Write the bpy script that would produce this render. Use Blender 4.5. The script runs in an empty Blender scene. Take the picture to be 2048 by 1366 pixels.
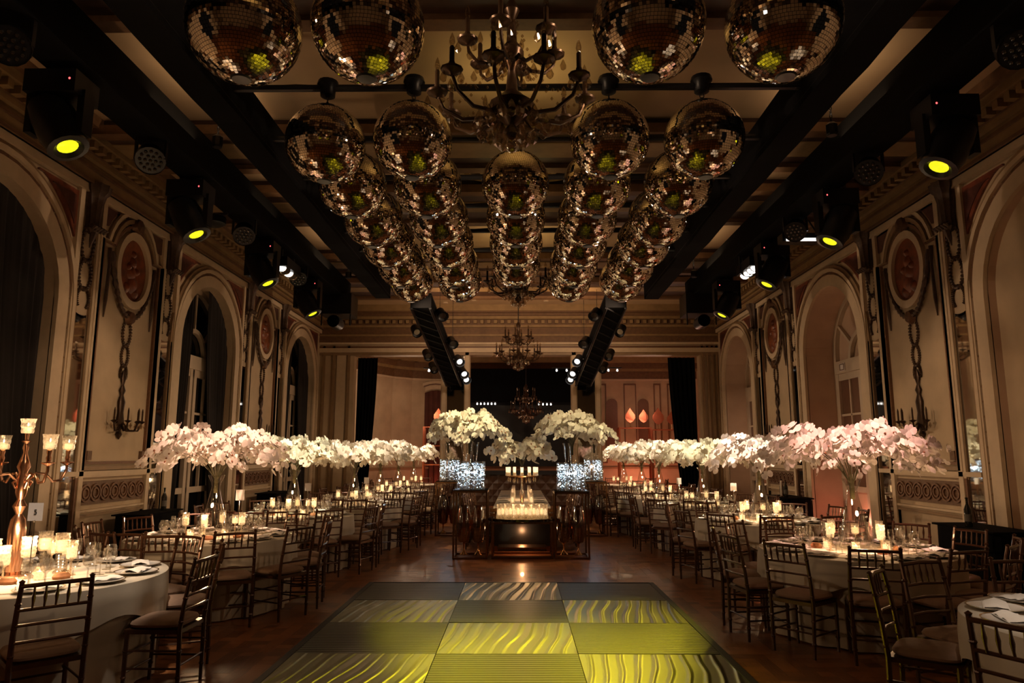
import bpy, bmesh, math, random
from math import sin, cos, pi, radians, sqrt, atan2, hypot
from mathutils import Vector, Matrix
random.seed(7)
SC = bpy.context.scene
COL = SC.collection
# ------------------------------------------------------------------ camera, world, exposure
cam_d = bpy.data.cameras.new('camera'); cam_d.sensor_width = 36; cam_d.lens = 1420 / 2048 * 36; cam_d.clip_end = 100
cam = bpy.data.objects.new('camera', cam_d); COL.objects.link(cam)
cam.location = (0, 0, 1.68); cam.rotation_euler = (radians(90 + 9.0), 0, radians(0.518))
SC.camera = cam
SC.view_settings.view_transform = 'Standard'; SC.view_settings.look = 'None'
SC.view_settings.gamma = 1; SC.view_settings.use_curve_mapping = False
SC.view_settings.exposure = 0.12
W = bpy.data.worlds.new('night'); SC.world = W; W.use_nodes = True
W.node_tree.nodes['Background'].inputs[0].default_value = (.01, .007, .005, 1)
W.node_tree.nodes['Background'].inputs[1].default_value = .3
cy = SC.cycles
cy.use_denoising = True; cy.max_bounces = 7; cy.diffuse_bounces = 3; cy.glossy_bounces = 4
cy.transmission_bounces = 4; cy.transparent_max_bounces = 16
cy.sample_clamp_indirect = 4; cy.sample_clamp_direct = 0; cy.caustics_reflective = False; cy.caustics_refractive = False
cy.blur_glossy = .3


def lamp(name, kind, loc, energy, color, size=.1, aim=None, spot=40, blend=.4):
    d = bpy.data.lights.new(name, kind); d.energy = energy; d.color = color
    if kind == 'AREA': d.size = size
    else: d.shadow_soft_size = size
    if kind == 'SPOT': d.spot_size = radians(spot); d.spot_blend = blend
    o = bpy.data.objects.new(name, d); COL.objects.link(o); o.location = loc
    if aim is not None:
        o.rotation_euler = (Vector(aim) - Vector(loc)).to_track_quat('-Z', 'Y').to_euler()
    return o


WARM = (1, .62, .30); CANDLE = (1, .62, .32); PIN = (1, .80, .62); PINK = (1, .60, .42); YEL = (1, .83, .03)
# added fill light to lift the walls, from no known fixture
for sx in (-1, 1):      # warm fill spots added by the inner trusses, each thrown across the aisle on to the opposite wall
    for k, ly in enumerate((1.0, 4.4, 7.8, 11.2, 14.2)):
        lamp('wall_fill', 'SPOT', (sx * 2.62, ly, 4.8), 410, (1, .67, .42), .08, (-sx * 5.6, ly + 2.2, 2.9), 62, .9)
for s in (-1, 1): lamp('ceiling_fill', 'AREA', (s * 1.6, 16.6, 4.7), 26, (1, .62, .36), .3, (s * .8, 18.8, 5.8))  # added fill for the far end of the ceiling, no fixture there
lamp('wall_fill', 'SPOT', (0, 12.6, 4.8), 260, (1, .67, .42), .12, (0, 19.8, 3.4), 80, .9)  # one more added fill spot, for the far wall
for lx in (-3.36, 0, 3.34):      # added fill aimed up to brighten the ceiling, no known fixtures
    for ly in (1.3, 7.1, 9.85, 12.9):
        lamp('ceiling_fill', 'AREA', (lx, ly, 5.22), (6.5 if lx else 3.6) * (.45 if ly == 9.85 else 1), (1, .66, .38) if lx else (1, .70, .26), 1.0, (lx, ly, 6))


lamp('floor_spot', 'SPOT', (0, 8.2, 4.9), 330, (1, .72, .45), .05, (.1, 11.0, 0), 44, .9)
# ------------------------------------------------------------------ materials
MATS = {}
def mat(name, col, rough=.6, metal=0, var=0, vscale=6, bump=0, bscale=40, emit=None, estr=0, spec=.5, coat=0):
    m = bpy.data.materials.new(name); m.use_nodes = True; nt = m.node_tree; b = nt.nodes['Principled BSDF']
    b.inputs['Base Color'].default_value = (*col, 1); b.inputs['Roughness'].default_value = rough
    b.inputs['Metallic'].default_value = metal; b.inputs['Specular IOR Level'].default_value = spec
    if coat: b.inputs['Coat Weight'].default_value = coat
    tc = None
    if var or bump:
        tc = nt.nodes.new('ShaderNodeTexCoord')
    if var:
        n = nt.nodes.new('ShaderNodeTexNoise'); n.inputs['Scale'].default_value = vscale; n.inputs['Detail'].default_value = 5
        nt.links.new(tc.outputs['Object'], n.inputs['Vector'])
        r = nt.nodes.new('ShaderNodeMapRange'); r.inputs[1].default_value = .3; r.inputs[2].default_value = .7
        r.inputs[3].default_value = 1 - var; r.inputs[4].default_value = 1 + var * .5
        nt.links.new(n.outputs['Fac'], r.inputs[0])
        x = nt.nodes.new('ShaderNodeMix'); x.data_type = 'RGBA'; x.blend_type = 'MULTIPLY'; x.inputs[0].default_value = 1
        x.inputs[6].default_value = (*col, 1); nt.links.new(r.outputs[0], x.inputs[7])
        nt.links.new(x.outputs[2], b.inputs['Base Color'])
    if bump:
        n = nt.nodes.new('ShaderNodeTexNoise'); n.inputs['Scale'].default_value = bscale; n.inputs['Detail'].default_value = 4
        nt.links.new(tc.outputs['Object'], n.inputs['Vector'])
        bp = nt.nodes.new('ShaderNodeBump'); bp.inputs['Strength'].default_value = bump; bp.inputs['Distance'].default_value = .01
        nt.links.new(n.outputs['Fac'], bp.inputs['Height']); nt.links.new(bp.outputs['Normal'], b.inputs['Normal'])
    if emit is not None:
        b.inputs['Emission Color'].default_value = (*emit, 1); b.inputs['Emission Strength'].default_value = estr
        m.cycles.emission_sampling = 'NONE'
    MATS[name] = m
    return m


def glass(name, tint, base=.06, rough=.02):
    m = bpy.data.materials.new(name); m.use_nodes = True; nt = m.node_tree; nt.nodes.clear()
    out = nt.nodes.new('ShaderNodeOutputMaterial'); mx = nt.nodes.new('ShaderNodeMixShader')
    t = nt.nodes.new('ShaderNodeBsdfTransparent'); t.inputs[0].default_value = (*tint, 1)
    g = nt.nodes.new('ShaderNodeBsdfGlossy'); g.inputs['Roughness'].default_value = rough
    lw = nt.nodes.new('ShaderNodeLayerWeight'); lw.inputs[0].default_value = .25
    mr = nt.nodes.new('ShaderNodeMapRange'); mr.inputs[3].default_value = base; mr.inputs[4].default_value = .75
    nt.links.new(lw.outputs['Facing'], mr.inputs[0]); nt.links.new(mr.outputs[0], mx.inputs[0])
    nt.links.new(t.outputs[0], mx.inputs[1]); nt.links.new(g.outputs[0], mx.inputs[2]); nt.links.new(mx.outputs[0], out.inputs[0])
    return m


def petal_mat(name, col):
    m = bpy.data.materials.new(name); m.use_nodes = True; nt = m.node_tree; nt.nodes.clear()
    out = nt.nodes.new('ShaderNodeOutputMaterial'); mx = nt.nodes.new('ShaderNodeMixShader'); mx.inputs[0].default_value = .35
    d = nt.nodes.new('ShaderNodeBsdfDiffuse'); t = nt.nodes.new('ShaderNodeBsdfTranslucent')
    tc = nt.nodes.new('ShaderNodeTexCoord'); n = nt.nodes.new('ShaderNodeTexNoise'); n.inputs['Scale'].default_value = 18
    nt.links.new(tc.outputs['Object'], n.inputs['Vector'])
    x = nt.nodes.new('ShaderNodeMix'); x.data_type = 'RGBA'; x.inputs[6].default_value = (*[c * .86 for c in col], 1); x.inputs[7].default_value = (*col, 1)
    nt.links.new(n.outputs['Fac'], x.inputs[0])
    nt.links.new(x.outputs[2], d.inputs[0]); nt.links.new(x.outputs[2], t.inputs[0])
    nt.links.new(d.outputs[0], mx.inputs[1]); nt.links.new(t.outputs[0], mx.inputs[2]); nt.links.new(mx.outputs[0], out.inputs[0])
    return m


def brushed(name, swirl):
    # brushed sheet metal: grain lines as fine relief, running across or sweeping along the panel
    m = bpy.data.materials.new(name); m.use_nodes = True; nt = m.node_tree; b = nt.nodes['Principled BSDF']
    b.inputs['Base Color'].default_value = ((.22, .21, .12, 1) if swirl else (.11, .105, .08, 1)); b.inputs['Metallic'].default_value = 1; b.inputs['Roughness'].default_value = .37 if swirl else .44
    tc = nt.nodes.new('ShaderNodeTexCoord'); mp = nt.nodes.new('ShaderNodeMapping')
    w = nt.nodes.new('ShaderNodeTexWave'); w.wave_type = 'BANDS'; w.bands_direction = 'X' if swirl else 'Y'
    nt.links.new(tc.outputs['Object'], mp.inputs[0]); nt.links.new(mp.outputs[0], w.inputs['Vector'])
    if swirl:
        mp.inputs['Scale'].default_value = (1, .55, 1); mp.inputs['Rotation'].default_value = (0, 0, .25)
        w.inputs['Scale'].default_value = 2.6; w.inputs['Distortion'].default_value = 5; w.inputs['Detail'].default_value = 1.5; w.inputs['Detail Scale'].default_value = .55
    else:
        w.inputs['Scale'].default_value = 5.5; w.inputs['Distortion'].default_value = .5; w.inputs['Detail'].default_value = 2
    n = nt.nodes.new('ShaderNodeTexNoise'); n.inputs['Scale'].default_value = 30; n.inputs['Detail'].default_value = 6
    m2 = nt.nodes.new('ShaderNodeMapping'); m2.inputs['Scale'].default_value = (12, .5, 1) if swirl else (.4, 14, 1)
    nt.links.new(tc.outputs['Object'], m2.inputs[0]); nt.links.new(m2.outputs[0], n.inputs['Vector'])
    b1 = nt.nodes.new('ShaderNodeBump'); b1.inputs['Strength'].default_value = 1.0 if swirl else .3; b1.inputs['Distance'].default_value = .02
    b2 = nt.nodes.new('ShaderNodeBump'); b2.inputs['Strength'].default_value = .12; b2.inputs['Distance'].default_value = .01
    pw = nt.nodes.new('ShaderNodeMath'); pw.operation = 'POWER'; pw.inputs[1].default_value = 4 if swirl else 1.5
    nt.links.new(w.outputs['Fac'], pw.inputs[0]); nt.links.new(pw.outputs[0], b1.inputs['Height']); nt.links.new(n.outputs['Fac'], b2.inputs['Height'])
    nt.links.new(b2.outputs['Normal'], b1.inputs['Normal']); nt.links.new(b1.outputs['Normal'], b.inputs['Normal'])
    return m


def parquet_mat():
    m = mat('parquet', (.15, .058, .02), .34, 0, 0, coat=.15); nt = m.node_tree; b = nt.nodes['Principled BSDF']
    tc = nt.nodes.new('ShaderNodeTexCoord'); mp = nt.nodes.new('ShaderNodeMapping'); mp.inputs['Scale'].default_value = (1.5, 22, 1)
    n = nt.nodes.new('ShaderNodeTexNoise'); n.inputs['Scale'].default_value = 4; n.inputs['Detail'].default_value = 6
    nt.links.new(tc.outputs['Object'], mp.inputs[0]); nt.links.new(mp.outputs[0], n.inputs['Vector'])
    oi = nt.nodes.new('ShaderNodeObjectInfo'); ad = nt.nodes.new('ShaderNodeMath'); ad.operation = 'ADD'
    ml = nt.nodes.new('ShaderNodeMath'); ml.operation = 'MULTIPLY'; ml.inputs[1].default_value = .62
    ge = nt.nodes.new('ShaderNodeNewGeometry'); sm = nt.nodes.new('ShaderNodeMath'); sm.operation = 'ADD'; fr = nt.nodes.new('ShaderNodeMath'); fr.operation = 'FRACT'
    nt.links.new(oi.outputs['Random'], sm.inputs[0]); nt.links.new(ge.outputs['Random Per Island'], sm.inputs[1]); nt.links.new(sm.outputs[0], fr.inputs[0])
    nt.links.new(fr.outputs[0], ml.inputs[0]); nt.links.new(ml.outputs[0], ad.inputs[0]); nt.links.new(n.outputs['Fac'], ad.inputs[1])
    r = nt.nodes.new('ShaderNodeValToRGB'); r.color_ramp.elements[0].position = .3; r.color_ramp.elements[1].position = .95
    r.color_ramp.elements[0].color = (.11, .034, .012, 1); r.color_ramp.elements[1].color = (.42, .165, .058, 1)
    nt.links.new(ad.outputs[0], r.inputs[0]); nt.links.new(r.outputs[0], b.inputs['Base Color'])
    return m


M_PARQ = parquet_mat()
M_CREAM = mat('cream_plaster', (.50, .38, .245), .7, var=.12, vscale=3, bump=.08, bscale=60)
M_PALE = mat('pale_moulding', (.58, .45, .30), .55, var=.08, vscale=8)
M_GOLDT = mat('tan_moulding', (.27, .17, .085), .5, var=.15, vscale=10)
M_BROWN = mat('brown_bead', (.17, .08, .038), .5, var=.2, vscale=30)
M_MARB = mat('red_marble', (.17, .045, .022), .35, var=.45, vscale=9)
M_MEDAL = mat('medallion_red', (.20, .05, .014), .4, var=.5, vscale=9)
M_MARBD = mat('dark_red_marble', (.09, .03, .022), .35, var=.45, vscale=12)
M_BRONZE = mat('bronze_relief', (.13, .065, .03), .42, .5, var=.3, vscale=25)
M_CHAND = mat('chandelier_bronze', (.05, .026, .012), .35, .6, var=.3, vscale=25)
M_DARKBR = mat('dark_bronze', (.075, .04, .02), .5, .2, var=.35, vscale=25)
M_CORN = mat('cornice_ochre', (.27, .17, .07), .6, var=.2, vscale=6)
M_CORND = mat('cornice_brown', (.15, .075, .03), .6, var=.25, vscale=12)
M_BEAM = mat('dark_wood_beam', (.05, .022, .011), .5, var=.3, vscale=8)
M_CEIL = mat('ceiling_plaster', (.56, .40, .24), .75, var=.08, vscale=2)
M_FRIEZE = mat('frieze_brown', (.16, .09, .05), .6, var=.3, vscale=30)
M_BLACK = mat('black_drape', (.003, .003, .0035), .95, bump=.2, bscale=12, spec=.1)
M_BMETAL = mat('black_metal', (.007, .007, .008), .4, .1, var=.2, vscale=20)
M_BPLAST = mat('black_plastic', (.006, .006, .007), .4, var=.1, vscale=20, spec=.25)
M_CURT = mat('dark_curtain', (.012, .008, .0065), .85, var=.25, vscale=4, bump=.1)
M_REDCURT = mat('red_brown_curtain', (.10, .03, .02), .85, var=.25, vscale=4)
M_MIRROR = mat('mirror_glass', (.62, .60, .56), .03, 1, var=.1, vscale=2)
M_TILE = mat('mirror_tile', (.95, .88, .80), .03, 1, var=.06, vscale=5)
M_DARKG = mat('night_window_glass', (.008, .008, .009), .03, 0, var=.1, vscale=3, spec=.9)
M_CLOTH = mat('ivory_cloth', (.62, .55, .44), .85, var=.06, vscale=5, bump=.06, bscale=250)
M_NAP = mat('white_linen', (.80, .75, .68), .85, var=.05, vscale=10, bump=.05, bscale=200)
M_CHAIR = mat('bronze_chair', (.10, .042, .02), .28, .35, var=.25, vscale=15, coat=.3)
M_CUSH = mat('taupe_cushion', (.36, .235, .165), .9, var=.1, vscale=25, bump=.12, bscale=300)
M_CHINA = mat('white_china', (.80, .76, .70), .18, var=.03, vscale=4, coat=.4)
M_SILVER = mat('silver', (.75, .68, .58), .18, 1, var=.1, vscale=8)
M_GOLD = mat('gold_metal', (.62, .34, .16), .22, 1, var=.15, vscale=12)
M_ROSE = mat('rose_gold', (.70, .38, .24), .2, 1, var=.12, vscale=12)
M_CONS = mat('dark_gold_frame', (.28, .15, .07), .28, 1, var=.2, vscale=15)
M_WAX = mat('candle_wax', (.9, .8, .6), .5, var=.05, vscale=20, emit=(1, .72, .40), estr=1.15)
M_FLAME = mat('flame', (1, .8, .4), .5, var=.05, vscale=20, emit=(1, .80, .50), estr=7)
M_FAIRY = mat('fairy_bulb', (.8, .9, 1), .4, var=.03, vscale=20, emit=(.70, .88, 1), estr=7)
M_LENSY = mat('yellow_lens', (.5, .5, .02), .2, var=.05, vscale=20, emit=(.62, .62, .01), estr=1.3)
M_LENSW = mat('white_lamp_face', (.9, .9, .9), .2, var=.05, vscale=20, emit=(1, .97, .92), estr=3)
M_LENSD = mat('dim_lamp_face', (.16, .15, .14), .12, .9, var=.05, vscale=20)
M_LEDR = mat('red_indicator', (.9, .1, .1), .4, var=.05, vscale=20, emit=(1, .08, .08), estr=3)
M_CRYST = glass('crystal', (.92, .84, .74), .22, .05)
M_GLASS = glass('clear_glass', (.94, .93, .91), .22, .06)
M_HOLD = glass('cut_glass', (.98, .88, .74), .16, .12)
nt = M_HOLD.node_tree; out = [n for n in nt.nodes if n.type == 'OUTPUT_MATERIAL'][0]; old = out.inputs[0].links[0].from_socket
tr = nt.nodes.new('ShaderNodeBsdfTranslucent'); tr.inputs[0].default_value = (1, .9, .76, 1); mx = nt.nodes.new('ShaderNodeMixShader')
vo = nt.nodes.new('ShaderNodeTexVoronoi'); vo.inputs['Scale'].default_value = 55; tcn = nt.nodes.new('ShaderNodeTexCoord'); mr = nt.nodes.new('ShaderNodeMapRange')
mr.inputs[2].default_value = .6; mr.inputs[3].default_value = .12; mr.inputs[4].default_value = .62
nt.links.new(tcn.outputs['Object'], vo.inputs['Vector']); nt.links.new(vo.outputs['Distance'], mr.inputs[0]); nt.links.new(mr.outputs[0], mx.inputs[0])
nt.links.new(old, mx.inputs[1]); nt.links.new(tr.outputs[0], mx.inputs[2]); nt.links.new(mx.outputs[0], out.inputs[0])
M_VASE = glass('vase_glass', (.90, .88, .85), .06, .03)
M_LEDV = glass('led_vase_glass', (.92, .97, 1), .08, .04)
M_AMBER = glass('amber_glass', (.42, .22, .12), .18, .1)
M_PETAL = petal_mat('white_petal', (.88, .80, .74))
M_PETALW = petal_mat('cream_petal', (.86, .80, .66))
M_LIP = mat('orchid_lip', (.30, .12, .06), .7, var=.2, vscale=40)
M_STEM = mat('flower_stem', (.06, .05, .018), .6, var=.3, vscale=20)
M_WOODW = mat('white_painted_wood', (.52, .42, .31), .5, var=.08, vscale=6)
M_SALM = mat('niche_plaster', (.52, .36, .25), .7, var=.1, vscale=3, bump=.06)
M_CARD = mat('white_card', (.72, .66, .62), .8, var=.03, vscale=5)
M_INK = mat('black_ink', (.01, .01, .01), .8, var=.05, vscale=5)
M_BREAD = mat('bread_crust', (.42, .17, .06), .7, var=.35, vscale=30)
M_COPSH = mat('copper_shelf', (.55, .16, .08), .3, .7, var=.15, vscale=8)
M_BOTTLE = mat('dark_bottle', (.012, .012, .008), .08, var=.1, vscale=8)
M_TUFT = mat('tufted_leather', (.12, .08, .055), .35, var=.2, vscale=8)
M_METAL_L = brushed('brushed_metal_lines', False)
M_METAL_S = brushed('brushed_metal_sweeps', True)
M_TRIM = mat('black_edge_trim', (.012, .01, .008), .5, var=.1, vscale=8)
M_MTOP = mat('smoked_mirror', (.25, .25, .25), .06, 1, var=.1, vscale=3)


# ------------------------------------------------------------------ mesh helpers
class MB:
    def __init__(s): s.v = []; s.f = []
    def add(s, vs, fs):
        n = len(s.v); s.v += [tuple(v) for v in vs]; s.f += [tuple(i + n for i in f) for f in fs]; return s
    def box(s, x0, x1, y0, y1, z0, z1):
        return s.add([(x0, y0, z0), (x1, y0, z0), (x1, y1, z0), (x0, y1, z0), (x0, y0, z1), (x1, y0, z1), (x1, y1, z1), (x0, y1, z1)],
                     [(0, 3, 2, 1), (4, 5, 6, 7), (0, 1, 5, 4), (1, 2, 6, 5), (2, 3, 7, 6), (3, 0, 4, 7)])
    def sweep(s, pts, rad, n=6, cap=True):
        pts = [Vector(p) for p in pts]; rs = rad if isinstance(rad, (list, tuple)) else [rad] * len(pts)
        t = (pts[1] - pts[0]).normalized(); up = Vector((0, 0, 1)) if abs(t.z) < .9 else Vector((1, 0, 0))
        a = t.cross(up).normalized(); vs = []
        for i, p in enumerate(pts):
            t = (pts[min(i + 1, len(pts) - 1)] - pts[max(i - 1, 0)]).normalized()
            a = (a - t * a.dot(t))
            a = a.normalized() if a.length > 1e-6 else t.orthogonal().normalized()
            b = t.cross(a)
            for k in range(n):
                q = 2 * pi * k / n; vs.append(p + (a * cos(q) + b * sin(q)) * rs[i])
        fs = [(i * n + k, i * n + (k + 1) % n, (i + 1) * n + (k + 1) % n, (i + 1) * n + k) for i in range(len(pts) - 1) for k in range(n)]
        if cap: fs += [tuple(reversed(range(n))), tuple(range((len(pts) - 1) * n, len(pts) * n))]
        return s.add(vs, fs)
    def lathe(s, prof, n=12, c=(0, 0, 0), capb=False, capt=False):
        vs = [(c[0] + r * cos(2 * pi * k / n), c[1] + r * sin(2 * pi * k / n), c[2] + z) for r, z in prof for k in range(n)]
        fs = [(i * n + k, i * n + (k + 1) % n, (i + 1) * n + (k + 1) % n, (i + 1) * n + k) for i in range(len(prof) - 1) for k in range(n)]
        if capb: fs.append(tuple(reversed(range(n))))
        if capt: fs.append(tuple(range((len(prof) - 1) * n, len(prof) * n)))
        return s.add(vs, fs)
    def xf(s, m):
        s.v = [tuple(m @ Vector(v)) for v in s.v]; return s
    def merge(s, o, m=None):
        vs = o.v if m is None else [tuple(m @ Vector(v)) for v in o.v]
        return s.add(vs, o.f)


def me_of(name, mb, m, smooth=False):
    me = bpy.data.meshes.new(name); me.from_pydata(mb.v, [], mb.f); me.update()
    bm = bmesh.new(); bm.from_mesh(me); bmesh.ops.recalc_face_normals(bm, faces=bm.faces); bm.to_mesh(me); bm.free()
    if m: me.materials.append(m)
    if smooth:
        me.shade_smooth()
        try: me.set_sharp_from_angle(angle=radians(42))
        except Exception: pass
    return me
def put(name, me, parent=None, loc=None, rot=None, scale=None):
    o = bpy.data.objects.new(name, me); COL.objects.link(o)
    if parent: o.parent = parent
    if loc: o.location = loc
    if rot: o.rotation_euler = rot
    if scale: o.scale = scale if hasattr(scale, '__len__') else (scale,) * 3
    return o
def obj(name, mb, m, parent=None, smooth=False, **k): return put(name, me_of(name, mb, m, smooth), parent, **k)
def struct(name, mb, m, parent=None, smooth=False):
    o = obj(name, mb, m, parent, smooth)
    if parent is None: o['kind'] = 'structure'
    return o
def tag(o, label, cat, group=None, kind=None):
    o['label'] = label; o['category'] = cat
    if group: o['group'] = group
    if kind: o['kind'] = kind
    return o
def thing(name, label, cat, loc=(0, 0, 0), rz=0, group=None):
    return tag(put(name, None, None, loc, (0, 0, rz)), label, cat, group)
def dup(root, loc, rz=0, label=None, group=None, scale=None, rot=None):
    r = root.copy(); COL.objects.link(r); r.location = loc; r.rotation_euler = rot or (0, 0, rz)
    if scale: r.scale = (scale,) * 3
    if label: r['label'] = label
    if group: r['group'] = group
    for ch in root.children:
        c = ch.copy(); COL.objects.link(c); c.parent = r
        for g in ch.children:
            d = g.copy(); COL.objects.link(d); d.parent = c
    return r
def prism(poly, fn, d0, d1):
    # extrude a flat outline (u, z); fn(u, z, d) gives the point at depth d
    n = len(poly); mb = MB()
    mb.add([fn(u, z, d0) for u, z in poly] + [fn(u, z, d1) for u, z in poly],
           [tuple(range(n)), tuple(range(n, 2 * n))] + [(i, (i + 1) % n, n + (i + 1) % n, n + i) for i in range(n)])
    return mb
def band(inner, outer, fn, d0, d1, closed=False):
    n = len(inner); mb = MB(); vs = []
    for (a, b), (c, e) in zip(inner, outer): vs += [fn(a, b, d0), fn(a, b, d1), fn(c, e, d1), fn(c, e, d0)]
    fs = []
    for i in range(n if closed else n - 1):
        j = (i + 1) % n
        for k in range(4): fs.append((i * 4 + k, i * 4 + (k + 1) % 4, j * 4 + (k + 1) % 4, j * 4 + k))
    if not closed: fs += [(0, 1, 2, 3), tuple((n - 1) * 4 + k for k in (3, 2, 1, 0))]
    return mb.add(vs, fs)
def cyl_between(p, q, r, n=8): return MB().sweep([p, q], r, n)
def frame_to(d):
    return Vector(d).to_track_quat('Z', 'Y').to_matrix().to_4x4()


HW = 5.6; YF = 19.8; ZC = 5.8; YB = -4.0
# ------------------------------------------------------------------ floor
struct('floor', MB().box(-7.5, 7.5, YB, 29, -.2, -.012), M_PARQ)
floor = bpy.data.objects['floor']
block_me = me_of('parquet_block', MB().box(-.24, .24, -.0575, .0575, -.012, 0), M_PARQ)
field = MB(); blocks = []
L, w_ = .484, .119
# herringbone: two blocks per cell, steps (w, w) along the zigzag
for i in range(-75, 90):
    for j in range(-40, 60):
        for rot in (0, 1):
            bx = (i * w_ + j * L * .5 * 1.0); by = (i * w_ - j * L * .5)
            if rot == 0: x, y = bx + L / 2, by + w_ / 2
            else: x, y = bx + w_ / 2 - 0, by + L / 2 + w_
            blocks.append((x, y + 10, rot))
seen = set(); near = []
for x, y, rot in blocks:
    if not (-5.4 < x < 5.4 and 2.6 < y < 19.6): continue
    if -1.62 < x < 1.42 and y < 9.3: continue
    near.append((y - .02 * abs(x), x, y, rot))
near.sort(); k = 0
for _, x, y, rot in near:
    vis = (-2.75 < x < -1.95 or 1.75 < x < 2.35) and y < 9.2 or (y >= 9.2 and -2.4 < x < 2.2)
    if vis and k < 290:
        put('parquet_block', block_me, floor, (x, y, random.uniform(-.0012, 0)), (0, 0, rot * pi / 2)); k += 1
    else:
        h = random.uniform(-.001, 0)
        if rot == 0: field.box(x - .24, x + .24, y - .0575, y + .0575, -.012, h)
        else: field.box(x - .0575, x + .0575, y - .24, y + .24, -.012, h)
o = obj('parquet_field', field, M_PARQ, floor); o['kind'] = 'stuff'

# ------------------------------------------------------------------ ceiling
ceil = struct('ceiling', MB().box(-HW - .3, HW + .3, YB, YF + .3, ZC, ZC + .2), M_CEIL)
PANELS = [(.15, 2.45), (3.55, 4.45), (6.0, 8.3), (9.4, 10.3), (11.75, 14.0), (15.2, 16.0), (17.7, 19.5)]
prev = YB
for a, b in PANELS + [(YF + .3, YF + .3)]:
    bm = MB().box(-HW, HW, prev, a, ZC - .16, ZC)
    be = obj('ceiling_beam', bm, M_BEAM, ceil)
    if a - prev > .9:
        m_ = (prev + a) / 2; obj('beam_soffit', MB().box(-HW, HW, m_ - .22, m_ + .22, ZC - .175, ZC - .16), M_CORN, ceil)
    for e in (prev, a): obj('beam_edge', MB().box(-HW, HW, e - .09, e + .09, ZC - .22, ZC - .1), M_CORND, ceil)
    prev = b
for r0, r1, m_ in ((.78, .70, M_CORN), (.62, .57, M_BEAM), (.5, .44, M_CORN)):
    pi_ = [(r1 * 1.15 * cos(t * pi / 18), 9.85 + r1 * .62 * sin(t * pi / 18)) for t in range(36)]
    po_ = [(r0 * 1.15 * cos(t * pi / 18), 9.85 + r0 * .62 * sin(t * pi / 18)) for t in range(36)]
    obj('ceiling_rose_ring', band(pi_, po_, lambda u, z, d: (u, z, ZC - d), 0, .05, True), m_, ceil)
for x, y in ((-2.05, 18.6), (2.2, 18.7)):
    obj('air_vent', MB().box(x - .3, x + .3, y - .09, y + .09, ZC - .012, ZC), M_BMETAL, ceil)
for x, y in ((.75, 18.9), (-1.2, 18.8), (-2.0, 19.1)):
    obj('ceiling_spot', MB().lathe([(.07, 0), (.07, -.03), (.04, -.035)], 12, (x, y, ZC), capt=True), M_PALE, ceil)

# ------------------------------------------------------------------ side walls
P = 5.43
ARCHES = [1.78 + P * i for i in range(4)]          # centres: 1.78 7.21 12.64 18.07
OVALS = [4.495 + P * i for i in range(3)]          # centres: 4.5 9.92 15.36
STRIPS = [3.42, 5.57, 8.85, 11.0, 14.28, 16.43]
AR, AZ = 1.12, 3.55                                # arch radius and springing height
def arch_pts(c, r, z0, n=20):
    return [(c - r, z0)] + [(c - r * cos(pi * k / n), AZ + r * sin(pi * k / n)) for k in range(n + 1)] + [(c + r, z0)]


wreath_pts = lambda rx, rz, n=22: [(rx * cos(2 * pi * k / n), rz * sin(2 * pi * k / n)) for k in range(n)]
def leaf_ring(fn, cu, cz, rx, rz, d=.03, a0=0, a1=2 * pi, thick=.032, n=26):
    mb = MB()
    for k in range(n):
        t = a0 + (a1 - a0) * k / n; t2 = a0 + (a1 - a0) * (k + .9) / n
        p = Vector(fn(cu + rx * cos(t), cz + rz * sin(t), d)); q = Vector(fn(cu + rx * cos(t2), cz + rz * sin(t2), d))
        mb.sweep([p, (p + q) / 2, q], [thick * .6, thick, thick * .35], 5)
    return mb


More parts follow.
